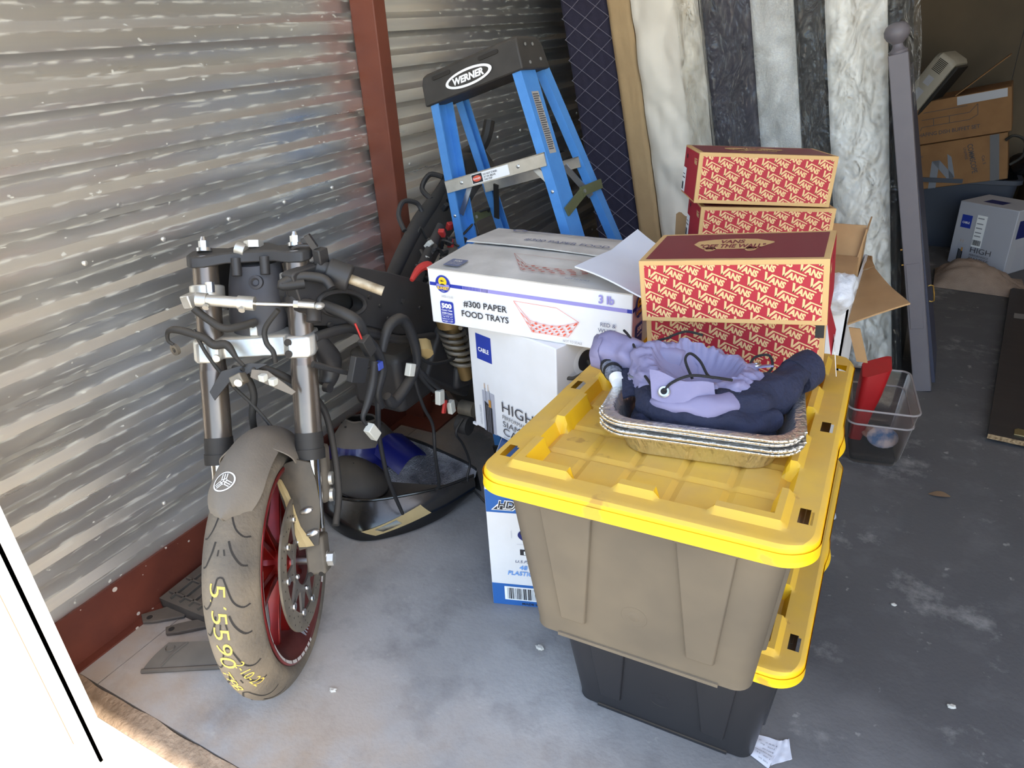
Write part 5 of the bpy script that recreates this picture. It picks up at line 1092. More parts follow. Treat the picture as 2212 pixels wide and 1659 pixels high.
# rail label on the right front rail
sd = 1; L_ = []
pA, pB = .125, .30
q = G(); q.add([front(wdt(pA) + .0008, pA, .018), front(wdt(pA) + .0008, pA, .052), front(wdt(pB) + .0008, pB, .052), front(wdt(pB) + .0008, pB, .018)], [(0, 1, 2, 3)]); lb = q.build('rail_label', mat('label_silver_grey', srgb(176, 170, 162), .5), rails[1])
q = G()
for i in range(26):
    dn = pA + .006 + i * .0062; w1 = .022 + .008 * rr2.random(); dark = i > 5
    q.add([front(wdt(dn) + .0014, dn, .020), front(wdt(dn) + .0014, dn, .020 + w1), front(wdt(dn + .003) + .0014, dn + .003, .020 + w1), front(wdt(dn + .003) + .0014, dn + .003, .020)], [(0, 1, 2, 3)])
q.build('label_print', txt_grey, rails[1], kind='stuff')
# ---------------------------------------------------------------- mattresses on edge, leaning left
LEAN = math.tan(R(10.2))
def slab_pt(x, y, z, z0=1.0): return V3((x + (z0 - z) * LEAN, y, z))       # x given at height 1.0
nv_q = mat('navy_quilt_cloth', srgb(50, 46, 66), .85, 0, srgb(44, 40, 58), 40, .4, .3, 300); tanc = mat('tan_cloth', srgb(190, 160, 118), .85, 0, srgb(178, 148, 108), 8, .4, .15, 60)
cream_m = mat('cream_mattress', srgb(244, 234, 218), .6, 0, srgb(232, 222, 206), 4, .5); white_q = mat('white_quilt', srgb(248, 244, 238), .7, 0, srgb(240, 236, 230), 10, .3); white_mesh = mat('white_mesh', srgb(248, 246, 242), .75, 0, srgb(232, 230, 228), 160, .5, .5, 220); navyband = mat('navy_band', srgb(58, 54, 72), .6); blackband = mat('black_band', srgb(32, 32, 36), .55)
def film_mat(crinkle=.9):
    m = bpy.data.materials.new('clear_plastic_film'); m.use_nodes = True; nt = m.node_tree; N = nt.nodes; L = nt.links; N.remove(N['Principled BSDF'])
    tr = N.new('ShaderNodeBsdfTransparent'); tr.inputs[0].default_value = (.96, .96, .95, 1); gl = N.new('ShaderNodeBsdfGlossy'); gl.inputs['Roughness'].default_value = .16; df = N.new('ShaderNodeBsdfDiffuse'); df.inputs[0].default_value = (.9, .88, .84, 1)
    a1 = N.new('ShaderNodeMixShader'); a1.inputs[0].default_value = .35; L.new(gl.outputs[0], a1.inputs[1]); L.new(df.outputs[0], a1.inputs[2])
    mx = N.new('ShaderNodeMixShader'); fr = N.new('ShaderNodeFresnel'); fr.inputs[0].default_value = 1.5; ad = N.new('ShaderNodeMath'); ad.operation = 'MULTIPLY_ADD'; ad.inputs[1].default_value = 1.15; ad.inputs[2].default_value = .015; L.new(fr.outputs[0], ad.inputs[0]); L.new(ad.outputs[0], mx.inputs[0])
    tcf = N.new('ShaderNodeTexCoord'); mpf = N.new('ShaderNodeMapping'); mpf.inputs['Scale'].default_value = (1, 1, .45); mpf.inputs['Rotation'].default_value = (0, .5, 0); L.new(tcf.outputs['Object'], mpf.inputs['Vector']); nf = N.new('ShaderNodeTexNoise'); nf.inputs['Scale'].default_value = 16; nf.inputs['Detail'].default_value = 4; nf.inputs['Distortion'].default_value = 1.2; L.new(mpf.outputs['Vector'], nf.inputs['Vector'])
    sb = N.new('ShaderNodeMath'); sb.operation = 'SUBTRACT'; sb.inputs[1].default_value = .5; L.new(nf.outputs['Fac'], sb.inputs[0]); ab = N.new('ShaderNodeMath'); ab.operation = 'ABSOLUTE'; L.new(sb.outputs[0], ab.inputs[0]); bf = N.new('ShaderNodeBump'); bf.inputs['Strength'].default_value = crinkle; bf.inputs['Distance'].default_value = .06; L.new(ab.outputs[0], bf.inputs['Height']); L.new(bf.outputs['Normal'], gl.inputs['Normal']); L.new(bf.outputs['Normal'], fr.inputs['Normal'])
    L.new(tr.outputs[0], mx.inputs[1]); L.new(a1.outputs[0], mx.inputs[2]); L.new(mx.outputs[0], N['Material Output'].inputs[0])
    return m
film = film_mat()
def slab(t, nm, m_, xa, xb, ya, yb, za, zb, disp=None, nu=18, nvv=70):
    """slab between xa and xb (at height 1.0), near face at ya with optional relief"""
    g = G(); xa, xb = mx_(xa), mx_(xb)
    def fn(u, v):
        z = za + (zb - za) * v; x = xa + (xb - xa) * u; d_ = disp(u, v) if disp else 0
        e = min(u, 1 - u) * (xb - xa); rnd = .012 * max(0, 1 - e / .018) ** 2
        return slab_pt(x, ya - d_ + rnd, z)
    g.grid(fn, nu, nvv)
    b = [slab_pt(xa, ya + .012, za), slab_pt(xb, ya + .012, za), slab_pt(xb, yb, za), slab_pt(xa, yb, za), slab_pt(xa, ya + .012, zb), slab_pt(xb, ya + .012, zb), slab_pt(xb, yb, zb), slab_pt(xa, yb, zb)]
    g.add(b, [(0, 3, 2, 1), (4, 5, 6, 7), (1, 2, 6, 5), (2, 3, 7, 6), (3, 0, 4, 7)])
    return g.build(nm, m_, t, True, 60)
YM = 3.10
def mx_(x): return 1.192 * x - .0137
def wrinkle(sx, sz, amp, seed): return lambda u, v: amp * (abs(mnoise.noise(V3((u * sx, v * sz, seed)))) + .5 * abs(mnoise.noise(V3((u * sx * 2.1 + 3, v * sz * 2.3, seed + 2)))))
def quilt(k1, k2, amp): return lambda u, v: amp * min(1, 3.2 * min(abs(((u * k1 + v * k2) % 1) - .5), abs(((u * k1 - v * k2) % 1) - .5)))
m1 = thing('mattress', 'dark navy mattress with diamond stitching, standing on edge behind the ladder', 'mattress', (-.95, YM + .3, 0), None, 'mattresses standing on edge')
slab(m1, 'quilted_side', nv_q, -1.145, -.965, YM, YM + 1.1, .02, 1.95, lambda u, v: .002 * math.sin(u * 2 * math.pi * 5))
thr = mat('pale_thread', srgb(120, 114, 128), .8); q = G()
def sl(u, v): return slab_pt(mx_(-1.145) + .2146 * u, YM - .0035, .02 + 1.93 * v)
for i in range(-4, 28):
    for sg in (-1, 1):
        v0_ = i * .042; a_ = sl(0, v0_ if sg > 0 else v0_ + .085); b_ = sl(1, v0_ + .085 if sg > 0 else v0_)
        if min(a_.z, b_.z) > .03 and max(a_.z, b_.z) < 1.94: q.tube([a_, b_], .0016, 5, 1)
q.build('quilt_stitching', thr, m1, True, kind='stuff')
tb_ = thing('box_spring', 'tan cloth covered panel edge between the navy and the cream mattresses', 'box spring', (-.87, YM + .3, 0), None); slab(tb_, 'cover', tanc, -.963, -.880, YM - .02, YM + 1.1, .02, 1.95, wrinkle(2, 14, .006, 3))
m2 = thing('mattress', 'cream mattress in wrinkled plastic beside the tan panel, standing on edge', 'mattress', (-.70, YM + .3, 0), None, 'mattresses standing on edge')
slab(m2, 'cover', cream_m, -.876, -.648, YM - .02, YM + 1.2, .02, 1.98, wrinkle(2.2, 9, .030, 8), 24, 90)
m3 = thing('mattress', 'thick mattress with navy, white and black bands and white quilted top, in clear plastic', 'mattress', (-.35, YM + .3, 0), None, 'mattresses standing on edge')
slab(m3, 'navy_border', navyband, -.645, -.492, YM + .005, YM + 1.2, .02, 1.98, wrinkle(2, 10, .006, 11)); slab(m3, 'mesh_border', white_mesh, -.490, -.360, YM - .005, YM + 1.2, .02, 1.98); slab(m3, 'black_border', blackband, -.358, -.270, YM + .01, YM + 1.2, .02, 1.98, wrinkle(2, 12, .006, 15))
slab(m3, 'quilted_top', white_q, -.268, -.098, YM - .02, YM + 1.2, .02, 1.98, lambda u, v: .010 * min(1, 4 * min(abs(((u * 2 + v * 19) % 1) - .5), abs(((u * 2 - v * 19) % 1) - .5))) + .010 * math.sin(math.pi * u), 26, 150); slab(m3, 'black_piping', blackband, -.096, -.070, YM + .0, YM + 1.2, .02, 1.98, wrinkle(1, 30, .01, 19), 6, 60)
def filmfn(u, v):
    x = mx_(-.72) + .78 * u; z = .03 + 1.95 * v
    f = abs(mnoise.noise(V3((u * 7 + v * 4, v * 3.2, 1.3)))) + .35 * abs(mnoise.noise(V3((u * 22 - v * 9, v * 7, 4.3))))
    return slab_pt(x, YM - .040 - .022 * f, z)
G().grid(filmfn, 90, 170).build('plastic_wrap', film, m3, True, 80)
G().grid(lambda u, v: slab_pt(mx_(-.07) + .11 * u * (.4 + .6 * v) + .012 * math.sin(v * 9), YM + .02 + .06 * u - .03 * abs(mnoise.noise(V3((u * 4, v * 6, 2)))), 1.02 + .95 * v), 14, 60).build('loose_wrap', film, m3, True, 80)
# ---------------------------------------------------------------- grey bed post and rail leaning by the mattresses
gp_ = mat('grey_bed_paint', srgb(118, 112, 116), .5, 0, srgb(110, 104, 110), 12, .3); navyp = mat('dark_blue_grey_paint', srgb(58, 60, 78), .5)
bedp = thing('bed_post', 'grey painted bed post with ball finial leaning beside the white mattress', 'bed post', (.165, 3.0, 0))
T0, T1 = V3((.165, 3.0, .0)), V3((-.135, 3.0, 1.235)); up_ = (T1 - T0).normalized(); rt_ = V3((up_.z, 0, -up_.x))
q = G().beam(T0, T1, .062, .062, (0, 1, 0)); q.build('post', gp_, bedp, True, bevel=.003)
q = G().beam(T0 + rt_ * .034 + V3((0, .19, .02)), T1 + rt_ * .034 + V3((0, .19, -.06)), .012, .36, (0, 1, 0)); q.build('side_panel', navyp, bedp, True)
pr = [(.0001, 0), (.028, 0), (.030, .008), (.022, .014), (.017, .022), (.016, .030), (.022, .036), (.033, .046), (.040, .060), (.040, .074), (.033, .088), (.020, .097), (.0001, .100)]
Mf = frame(T1, rt_, V3((0, 1, 0)));
if (Mf.to_3x3() @ V3((0, 0, 1))).z < 0: Mf = frame(T1, rt_, V3((0, -1, 0)))
G().lathe(pr, Mf, 32).build('ball_finial', gp_, bedp, True, 50)
G().beam(T0 + up_ * .27 + V3((0, -.0325, 0)) - rt_ * .002, T0 + up_ * .53 + V3((0, -.0325, 0)) - rt_ * .002, .044, .004, (0, 1, 0)).build('inset_plate', gp_, bedp, True, bevel=.001)
brass = mat('brass', srgb(190, 150, 80), .3, .9)
G().tube([T0 + up_ * .42 + rt_ * .042 + V3((0, .02, 0)), T0 + up_ * .42 + rt_ * .058 + V3((0, .02, 0)), T0 + up_ * .36 + rt_ * .058 + V3((0, .02, 0)), T0 + up_ * .36 + rt_ * .042 + V3((0, .02, 0))], .003, 8, 2).build('brass_bracket', brass, bedp, True)
for t_ in (.58, .52): G().cyl(T0 + up_ * t_ - rt_ * .031, T0 + up_ * t_ - rt_ * .040, .004, .004, 10).build('brass_screw', brass, bedp, True)
# ---------------------------------------------------------------- dark board lying on the floor at the right
board = thing('bed_rail_board', 'dark brown laminate board with metal hook, lying on the floor at the right', 'board', (.915, 3.435, 0), rotm(R(-5.2)))
bd_m = mat('espresso_laminate', srgb(58, 52, 50), .5, 0, srgb(50, 45, 44), 3, .4, stretch=(1, 10, 1)); chip = mat('chipboard_edge', srgb(186, 156, 118), .9, 0, srgb(120, 94, 66), 120, .6)
G().bb((-.47, -.83, .012), (.30, .86, .030)).build('panel', bd_m, board); G().bb((-.469, -.8325, .0125), (.299, -.829, .0295)).build('chipboard_edge', chip, board); G().bb((-.44, -.80, 0), (.27, .83, .012)).build('underside_batten', bd_m, board)
hk_m = mat('yellow_zinc', srgb(206, 190, 140), .3, .9)
G().prism([(-.395, -.80), (-.29, -.80), (-.29, -.782), (-.366, -.782), (-.366, -.768), (-.352, -.768), (-.352, -.750), (-.384, -.750), (-.395, -.762)], .030, .034).build('hook_plate', hk_m, board, bevel=.001)
d = Decal(board, frame((-.44, .40, .0302), (1, 0, 0), (0, 1, 0))); d.rect(mat('label_dull_grey', srgb(128, 122, 118), .7), 0, 0, .10, .07); d.build({'label_dull_grey': 'paper_label'})
# ---------------------------------------------------------------- pile at the back right
def ybox(t, sz, m_, nm='carton', bev=.004): return G().bb((-sz[0] / 2, -sz[1] / 2, 0), (sz[0] / 2, sz[1] / 2, sz[2])).build(nm, m_, t, bevel=bev)
c2 = thing('cable_box', 'white siamese cable box on the floor at the back, covered with shipping stickers', 'cardboard box', (.444, 4.824, .0), rotm(R(-35)), 'white cable boxes'); 
g2m = mat('grey_white_card', srgb(180, 180, 188), .75)
ybox(c2, (.33, .25, .36), g2m)
M2 = frame((-.165, -.125, 0), (1, 0, 0), (0, 0, 1)); d = Decal(c2, M2); d2 = cable_front(d); d.build(nm_c); d2.build(nm_c)
d = Decal(c2, M2 @ Matrix.Translation((0, 0, .0022))); d.rect(white_print, .118, .12, .175, .30); d.build({'white_ink': 'shipping_label'}); d = Decal(c2, M2 @ Matrix.Translation((0, 0, .0032))); d.barcode(ink_blk, .122, .13, .170, .16)
for v_ in (.18, .20, .225, .25, .28): d.rect(ink_grey, .124, v_, .16, v_ + .006)
d.build({'ink_black': 'label_barcode', 'ink_grey': 'label_lines'})
d = Decal(c2, frame((.165, -.125, 0), (0, 1, 0), (0, 0, 1))); d.rect(navy_ink, .03, .20, .13, .30); d.circ(ink_blk, .20, .31, .028); d.rect(lt_grey, .06, .02, .14, .15); d.build(nm_c)
d = Decal(c2, frame((-.165, -.125, .36), (1, 0, 0), (0, 1, 0))); d.rect(navy_ink, .09, .06, .20, .14); d.build(nm_c)
gt = thing('grey_tub', 'blue grey plastic tub at the back, brown boxes stacked in it', 'storage bin', (.24, 5.33, 0)); tubm = mat('blue_grey_plastic', srgb(60, 66, 80), .55)
G().loft([rrect(.48, .40, .05, 0), rrect(.56, .48, .05, .40), rrect(.60, .52, .05, .405), rrect(.60, .52, .05, .43), rrect(.55, .47, .05, .43), rrect(.50, .42, .05, .05)], True, True, True).build('tub', tubm, gt)
cs = thing('network_cable_box', 'brown network cable carton with grey painted letter, resting on the grey tub', 'cardboard box', (.242, 5.25, .398), rotm(R(-4), 0, R(-12)))
kr2 = mat('brown_card', srgb(146, 108, 70), .85, 0, srgb(130, 95, 61), 10, .4); ybox(cs, (.46, .36, .26), kr2)
d = Decal(cs, frame((-.23, -.18, 0), (1, 0, 0), (0, 0, 1))); 
d.text(txt_grey, 'COMMSCOPE', .265, .225, .038, .012, 0, 'l', R(-82), .17); d.text(txt_grey, 'UNIPRISE', .245, .21, .018, .005, 0, 'l', R(-82), .07); d.text(txt_grey, 'Cat 5', .335, .15, .02, .01, 0, 'l', R(-82), .05); d.text(txt_grey, 'e', .03, .19, .02); grp_ = mat('grey_spray_paint', srgb(126, 130, 140), .7)
for P in ([(.06, .0), (.10, .0), (.125, .16), (.085, .16)], [(.085, .16), (.125, .16), (.20, .05), (.17, .03)], [(.17, .03), (.20, .05), (.185, .17), (.165, .19)]): d.poly(grp_, P)
d.rect(mat('grey_tape', srgb(92, 92, 96), .5), .375, 0, .42, .26); d.build({'ink_charcoal': 'lettering', 'grey_spray_paint': 'spray_painted_letter', 'grey_tape': 'tape_strip'})
G().tube([(.22, -.19, .22), (.26, -.20, .24), (.31, -.19, .20), (.30, -.19, .12), (.24, -.19, .08)], .008, 8).build('cable_end', rubber, cs)
bs = thing('buffet_set_box', 'brown chafing dish carton with open flap and tape, on the pile at the back', 'cardboard box', (.186, 5.28, .655), rotm(R(-4), 0, R(-12)))
ybox(bs, (.50, .38, .24), kr2); G().sheet(lambda u, v: V3((-.02 + .26 * u, -.18 + .34 * v, .245 + .16 * u - .01 * v)), 6, 6, .005).build('open_flap', kr2, bs)
d = Decal(bs, frame((-.25, -.19, 0), (1, 0, 0), (0, 0, 1))); d.text(txt_grey, 'CHAFING DISH BUFFET SET', .02, .045, .030, .012, 0, 'l', 0, .33); 
for a_, b_ in (((.06, .10), (.30, .10)), ((.06, .14), (.30, .14)), ((.07, .18), (.29, .18)), ((.06, .10), (.05, .08)), ((.30, .14), (.34, .18)), ((.34, .18), (.34, .12)), ((.30, .10), (.34, .12)), ((.12, .10), (.12, .14)), ((.2, .10), (.2, .14))): d.line(txt_grey, a_, b_, .003)
d.build({'ink_charcoal': 'lettering'}); d = Decal(bs, frame((-.25, -.192, 0), (1, 0, 0), (0, 0, 1))); d.rect(silver_ink, .24, .19, .48, .236); d.build({'ink_silver': 'clear_tape'})
ac = thing('electronic_unit', 'beige electronic unit with vents and labels, tilted on top of the back pile', 'appliance', (.02, 5.16, .915), rotm(R(-20), R(0), R(-58)))
acm = mat('beige_plastic', srgb(176, 170, 156), .55, 0, srgb(160, 154, 142), 10, .3); G().loft([rrect(.34, .20, .03, 0), rrect(.36, .22, .03, .02), rrect(.36, .22, .03, .10), rrect(.33, .19, .03, .12)], True, True, True).build('housing', acm, ac)
d = Decal(ac, frame((-.18, -.11, .02), (1, 0, 0), (0, 0, 1))); d.rect(silver_ink, .05, .02, .16, .065); d.rect(silver_ink, .19, .02, .24, .06)
for i in range(9): d.rect(groove_m, .27 + i * .008, .012, .274 + i * .008, .07)
d.build({'ink_silver': 'rating_label', 'tread_groove': 'vent_slots'}); G().bb((-.15, -.08, -.02), (.16, .08, .0)).build('base_tray', rubber, ac, bevel=.005)
rag = G(); rag.sheet(lambda u, v: V3((.175 + .42 * u, 4.30 + .34 * v - .06 * u, .004 + (.15 * math.sin(math.pi * min(1, u * 1.05 + .02)) ** .8 * math.sin(math.pi * v) ** .7 * (1 - .55 * u)) + .028 * abs(mnoise.noise(V3((u * 7, v * 6, 1)))) * math.sin(math.pi * v))), 40, 26, .004)
rg = rag.build('floor_rag', mat('taupe_cloth', srgb(158, 136, 120), .95, 0, srgb(140, 120, 106), 20, .4, .3, 200), None, ang=80); tag(rg, 'crumpled taupe cloth on the floor by the bed post', 'cloth')
bb_ = G().sphere((0, 0, 0), (.20, .12, .075), 28, None, 16); bb_.v = [p + p.normalized() * .05 * mnoise.noise(p * 14) for p in bb_.v]; ob = bb_.build('black_trash_bag', mat('black_film', srgb(22, 22, 24), .22, 0, None, bump=.6, bscale=30), None, ang=80); ob.location = (.66, 5.34, .48); tag(ob, 'black plastic bag slumped on the pile at the far right', 'plastic bag')
bx3 = thing('brown_box', 'brown carton under the black bag at the far right', 'cardboard box', (.80, 5.38, 0), rotm(R(5))); ybox(bx3, (.42, .40, .40), kr2); d = Decal(bx3, frame((-.21, -.20, 0), (1, 0, 0), (0, 0, 1))); d.rect(silver_ink, .0, .19, .42, .23); d.build({'ink_silver': 'packing_tape'})
# ---------------------------------------------------------------- clear bin with red scoop and snack packets
cb = thing('clear_bin', 'clear plastic bin with rounded rims beside the totes, red scoop in it', 'plastic bin', (.015, 2.46, 0), rotm(R(8)))
clear = film_mat(0.0); clear.name = 'clear_plastic'
for nd in clear.node_tree.nodes:
    if nd.type == 'BSDF_TRANSPARENT': nd.inputs[0].default_value = (.74, .66, .66, 1)
def bl(w, d_, z, r=.03): return rrect(w, d_, r, z, 6)
G().loft([bl(.150, .26, .004), bl(.165, .28, .03), bl(.205, .33, .215), bl(.208, .333, .22)], True, True, False).build('bin_wall', clear, cb)
for w, d_, z in ((.212, .337, .222), (.196, .318, .165)): L_ = bl(w, d_, z); G().tube(L_ + [L_[0]], .0035, 8, 1).build('rim', mat('clear_rim', srgb(170, 160, 158), .25, 0, alpha=.75), cb)
G().bb((-.07, -.12, .006), (.07, .12, .03)).build('dark_contents', mat('dark_grit', srgb(58, 56, 56), .9), cb, bevel=.008)
sc_ = thing('red_scoop', 'red plastic scoop standing in the clear bin', 'scoop', (-.035, 2.44, .03), rotm(R(20), R(-6), R(8)))
redp = mat('red_gloss_plastic', srgb(176, 28, 32), .35)
G().loft([rrect(.04, .03, .01, 0), rrect(.055, .05, .015, .10), rrect(.075, .065, .02, .18), [V3((p.x, p.y, .255 + .5 * p.x + (.03 if p.y > 0 else 0))) for p in rrect(.085, .07, .02, .25)]], True, True, True).build('scoop_body', redp, sc_)
for i, (lc_, rt2, m_) in enumerate((((.05, 2.40, .075), rotm(.3, .9, .2), mat('snack_blue_print', srgb(92, 140, 200), .35, 0, srgb(226, 226, 232), 22, .7)), ((.02, 2.46, .055), rotm(1.2, .2, .1), mat('snack_white_print', srgb(214, 206, 200), .35, 0, srgb(190, 110, 90), 30, .5)))):
    g = G().sphere((0, 0, 0), (.055, .038, .012), 20, None, 10); o = g.build('snack_packet', m_, None, ang=70); o.matrix_world = Matrix.Translation(lc_) @ rt2; tag(o, ('blue and white snack packet leaning in the clear bin', 'pale red printed snack packet lying in the clear bin')[i], 'packet')
# ---------------------------------------------------------------- fairing pieces on the floor behind the wheel
glossb = mat('gloss_black_fairing', srgb(16, 16, 18), .18, 0, None, coat=.5, dust=srgb(90, 82, 72), damt=.25); foilm = mat('heat_foil', srgb(228, 228, 232), .32, .7, srgb(120, 120, 126), 9, .5, bump=1.0, bscale=220); bluef = mat('blue_fairing', srgb(16, 22, 96), .3, 0, None, coat=.4); dustyin = mat('dusty_inner_plastic', srgb(112, 104, 96), .85, 0, srgb(92, 86, 82), 8, .4)
fr_ = thing('black_fairing', 'gloss black motorcycle belly fairing lined with heat foil, on the floor behind the wheel', 'fairing', (-1.27, 1.45, 0))
OB = [V3(p) for p in ((-1.47, 1.30, .03), (-1.42, 1.27, .01), (-1.30, 1.262, .006), (-1.20, 1.345, .006), (-1.13, 1.46, .012), (-1.095, 1.575, .03))]
OT = [V3(p) for p in ((-1.475, 1.32, .10), (-1.42, 1.30, .105), (-1.31, 1.325, .108), (-1.21, 1.41, .105), (-1.14, 1.50, .098), (-1.092, 1.60, .092))]
IT = [V3(p) for p in ((-1.48, 1.42, .10), (-1.45, 1.45, .09), (-1.37, 1.48, .07), (-1.27, 1.53, .055), (-1.19, 1.57, .05), (-1.11, 1.62, .07))]
BK = [V3(p) for p in ((-1.50, 1.60, .13), (-1.44, 1.66, .12), (-1.34, 1.665, .115), (-1.24, 1.655, .105), (-1.16, 1.645, .10), (-1.10, 1.63, .092))]
def lp(L_, u): P = smooth_pts(L_, 8); i = u * (len(P) - 1); a_ = int(min(i, len(P) - 2)); return P[a_].lerp(P[a_ + 1], i - a_)
def fsh(u, v):
    a_, b_ = lp(OB, u), lp(OT, u); p = a_.lerp(b_, v); n_ = V3((b_ - a_).cross(lp(OT, min(1, u + .02)) - lp(OT, max(0, u - .02)))).normalized()
    return p + V3((n_.x, n_.y, 0)) * (-.018 if n_.y > 0 else .018) * math.sin(math.pi * v)
G().sheet(fsh, 40, 12, .003).build('outer_panel', glossb, fr_, True, 60)
G().sheet(lambda u, v: lp(OT, u).lerp(lp(IT, u), v) - V3((0, 0, .03 * math.sin(math.pi * v))), 40, 8, .002).build('inner_ledge', black_plastic, fr_, True, 60)
G().sheet(lambda u, v: lp(IT, u).lerp(lp(BK, u), v) + V3((0, 0, -.012 * math.sin(math.pi * v) + .006 * mnoise.noise(V3((u * 9, v * 9, 0))))), 40, 10, .002).build('foil_liner', foilm, fr_, True, 60)
G().sheet(lambda u, v: lp(BK, u) + V3((0, .02 * v, .012 - .12 * v * (1 - .1 * u))), 30, 4, .003).build('back_panel', glossb, fr_, True, 60)
G().tube([p + V3((0, 0, .004)) for p in OT], .0045, 8).build('rolled_edge', glossb, fr_, True)
def cowl(u, v):
    a_ = 2 * math.pi * u; r = .02 + .98 * v; x, y = math.cos(a_) * r, math.sin(a_) * r
    return V3((-1.415 + .105 * x + .02 * y, 1.405 + .082 * y - .01 * x, .172 - .055 * r ** 2 - .035 * x))
G().sheet(lambda u, v: cowl(1 - u, v), 40, 8, .003).build('upper_cowl', black_plastic, fr_, True, 60)
G().tube([cowl(i / 24, 1.0) for i in range(25)], .0035, 6, 2).build('cowl_edge', glossb, fr_, True)
def fdec(m_, nm, q4_, o_): 
    def fn_(u, v):
        a_ = [q4_[0][k] * (1 - u) + q4_[1][k] * u for k in (0, 1)]; b_ = [q4_[3][k] * (1 - u) + q4_[2][k] * u for k in (0, 1)]; uu, vv = a_[0] * (1 - v) + b_[0] * v, a_[1] * (1 - v) + b_[1] * v
        p = fsh(uu, vv); du = fsh(min(1, uu + .01), vv) - fsh(max(0, uu - .01), vv); dv = fsh(uu, min(1, vv + .02)) - fsh(uu, max(0, vv - .02)); n_ = du.cross(dv).normalized()
        if n_.y > 0: n_ = -n_
        return p + n_ * o_
    G().grid(fn_, 14, 8).build(nm, m_, fr_, True, flat=True)
fdec(cream, 'cream_decal', [(.40, .30), (.47, .16), (.72, .45), (.66, .74)], .0035); fdec(glossb, 'decal_lettering', [(.46, .34), (.50, .26), (.58, .38), (.55, .50)], .0050)
bt = thing('blue_tank_cover', 'blue motorcycle tank cover with round filler hole, on the floor behind the fork', 'fairing', (-1.52, 1.56, 0))
def tk(u, v):
    a_ = 2 * math.pi * u; r = .035 + (1 - .035) * v; x, y = math.cos(a_) * r, math.sin(a_) * r
    return V3((-1.515 + .118 * x - .03 * y, 1.575 + .15 * y + .02 * x, .235 - .13 * v ** 2.2 - .05 * y + .004 * mnoise.noise(V3((x * 4, y * 4, 0)))))
def tkr(v): return [tk(i / 48, v) for i in range(48)]
G().loft([tkr(v) for v in (.34, .36, .45, .6, .75, .86)], True).build('dusty_top', dustyin, bt, True, 60); G().loft([tkr(.86), tkr(.92), tkr(1.0), [p + V3((0, 0, -.06)) for p in tkr(1.0)], [p + V3((0, 0, -.095)) for p in tkr(.96)]], True).build('blue_skirt', bluef, bt, True, 60)
G().loft([[p - V3((0, 0, .001)) for p in tkr(.34)], [p - V3((0, 0, .05)) for p in tkr(.33)]], True, False, True).build('filler_recess', groove_m, bt, True)
G().tube([tk(i / 48, .36) + V3((0, 0, .002)) for i in range(49)], .004, 6, 1).build('filler_ring', dustyin, bt, True)
for i in range(6): p = tk(i / 6 + .05, .52); G().cyl(p, p + V3((0, 0, .002)), .004, .004, 8).build('bolt_hole', groove_m, bt, True)
# blue inner fairing strip between the two
bs2 = G().sheet(lambda u, v: V3((-1.42 + .10 * u + .02 * v, 1.50 + .14 * v, .155 - .06 * u + .03 * math.sin(math.pi * v))), 10, 10, .003).build('inner_blue_strip', bluef, fr_, True, 60)
# ---------------------------------------------------------------- black plastic bits by the wall
blk2 = mat('dusty_black_plastic', srgb(70, 66, 62), .75, 0, srgb(96, 88, 80), 9, .5, dust=srgb(128, 116, 102), damt=.5)
tr = thing('plastic_grate', 'black plastic ribbed tray lying by the foot of the wall behind the wheel', 'plastic tray', (-1.545, .965, 0), rotm(R(2)))
g = G().bb((-.085, -.16, .030), (.085, .16, .036)).bb((-.085, -.16, 0), (-.079, .16, .034)).bb((.079, -.16, 0), (.085, .16, .034)).bb((-.085, -.16, 0), (.085, -.154, .034)).bb((-.085, .154, 0), (.085, .16, .034)); g.build('tray', blk2, tr)
for i in range(5): G().bb((-.075, -.135 + i * .058, .036), (.075, -.130 + i * .058, .044)).build('rib', blk2, tr)
for i in range(4): G().bb((-.052 + i * .035, -.15, .036), (-.048 + i * .035, .14, .044)).build('rib', blk2, tr)
def plate(nm, lab, P, z0, z1, hole=None, tilt=None):
    c_ = (sum(p[0] for p in P) / len(P), sum(p[1] for p in P) / len(P)); t = thing(nm, lab, 'bracket', (c_[0], c_[1], 0), tilt, 'dusty brackets by the wall'); G().prism([(x - c_[0], y - c_[1]) for x, y in P], z0, z1).build('plate', blk2, t, bevel=.002)
    if hole: G().lathe([(.0001, 0), (.008, 0)], Matrix.Translation((hole[0] - c_[0], hole[1] - c_[1], z1 + .0006)), 14).build('bolt_hole', groove_m, t)
plate('metal_bracket', 'small dusty bracket with bolt hole nearest the door jamb, by the wall', [(-1.645, .752), (-1.615, .735), (-1.59, .75), (-1.53, .80), (-1.545, .83), (-1.60, .81)], .004, .012, (-1.612, .755))
plate('metal_bracket', 'small dusty bracket with bolt hole beside the ribbed tray', [(-1.54, .750), (-1.52, .735), (-1.495, .752), (-1.42, .82), (-1.40, .86), (-1.45, .84), (-1.52, .775)], .004, .014, (-1.518, .752))
ft = thing('footrest_cover', 'long dusty black plastic cover on the floor left of the front tyre', 'plastic part', (-1.40, .70, 0), rotm(R(0)))
def ftf(u, v): 
    x = -1.475 + .19 * u + .02 * v; y = .628 + .075 * v + .11 * u; return V3((x, y, .022 + .020 * v * (1 - .3 * u) - .016 * (1 - v) ** 3))
G().sheet(ftf, 16, 8, .006).build('cover', blk2, ft, True, 50); G().tube([ftf(0, 0), ftf(.5, 0), ftf(1, 0)], .006, 8).build('lip', blk2, ft, True); G().tube([ftf(.2, .1) + V3((0, 0, .002)), ftf(.22, .5) + V3((0, 0, .002)), ftf(.24, .95) + V3((0, 0, .002))], .0025, 6).build('ridge', blk2, ft, True)
G().lathe([(.010, 0), (.011, .002), (.0125, 0)], Matrix.Translation(ftf(.10, .75) + V3((0, 0, .001))), 18).build('moulded_ring', blk2, ft, True)
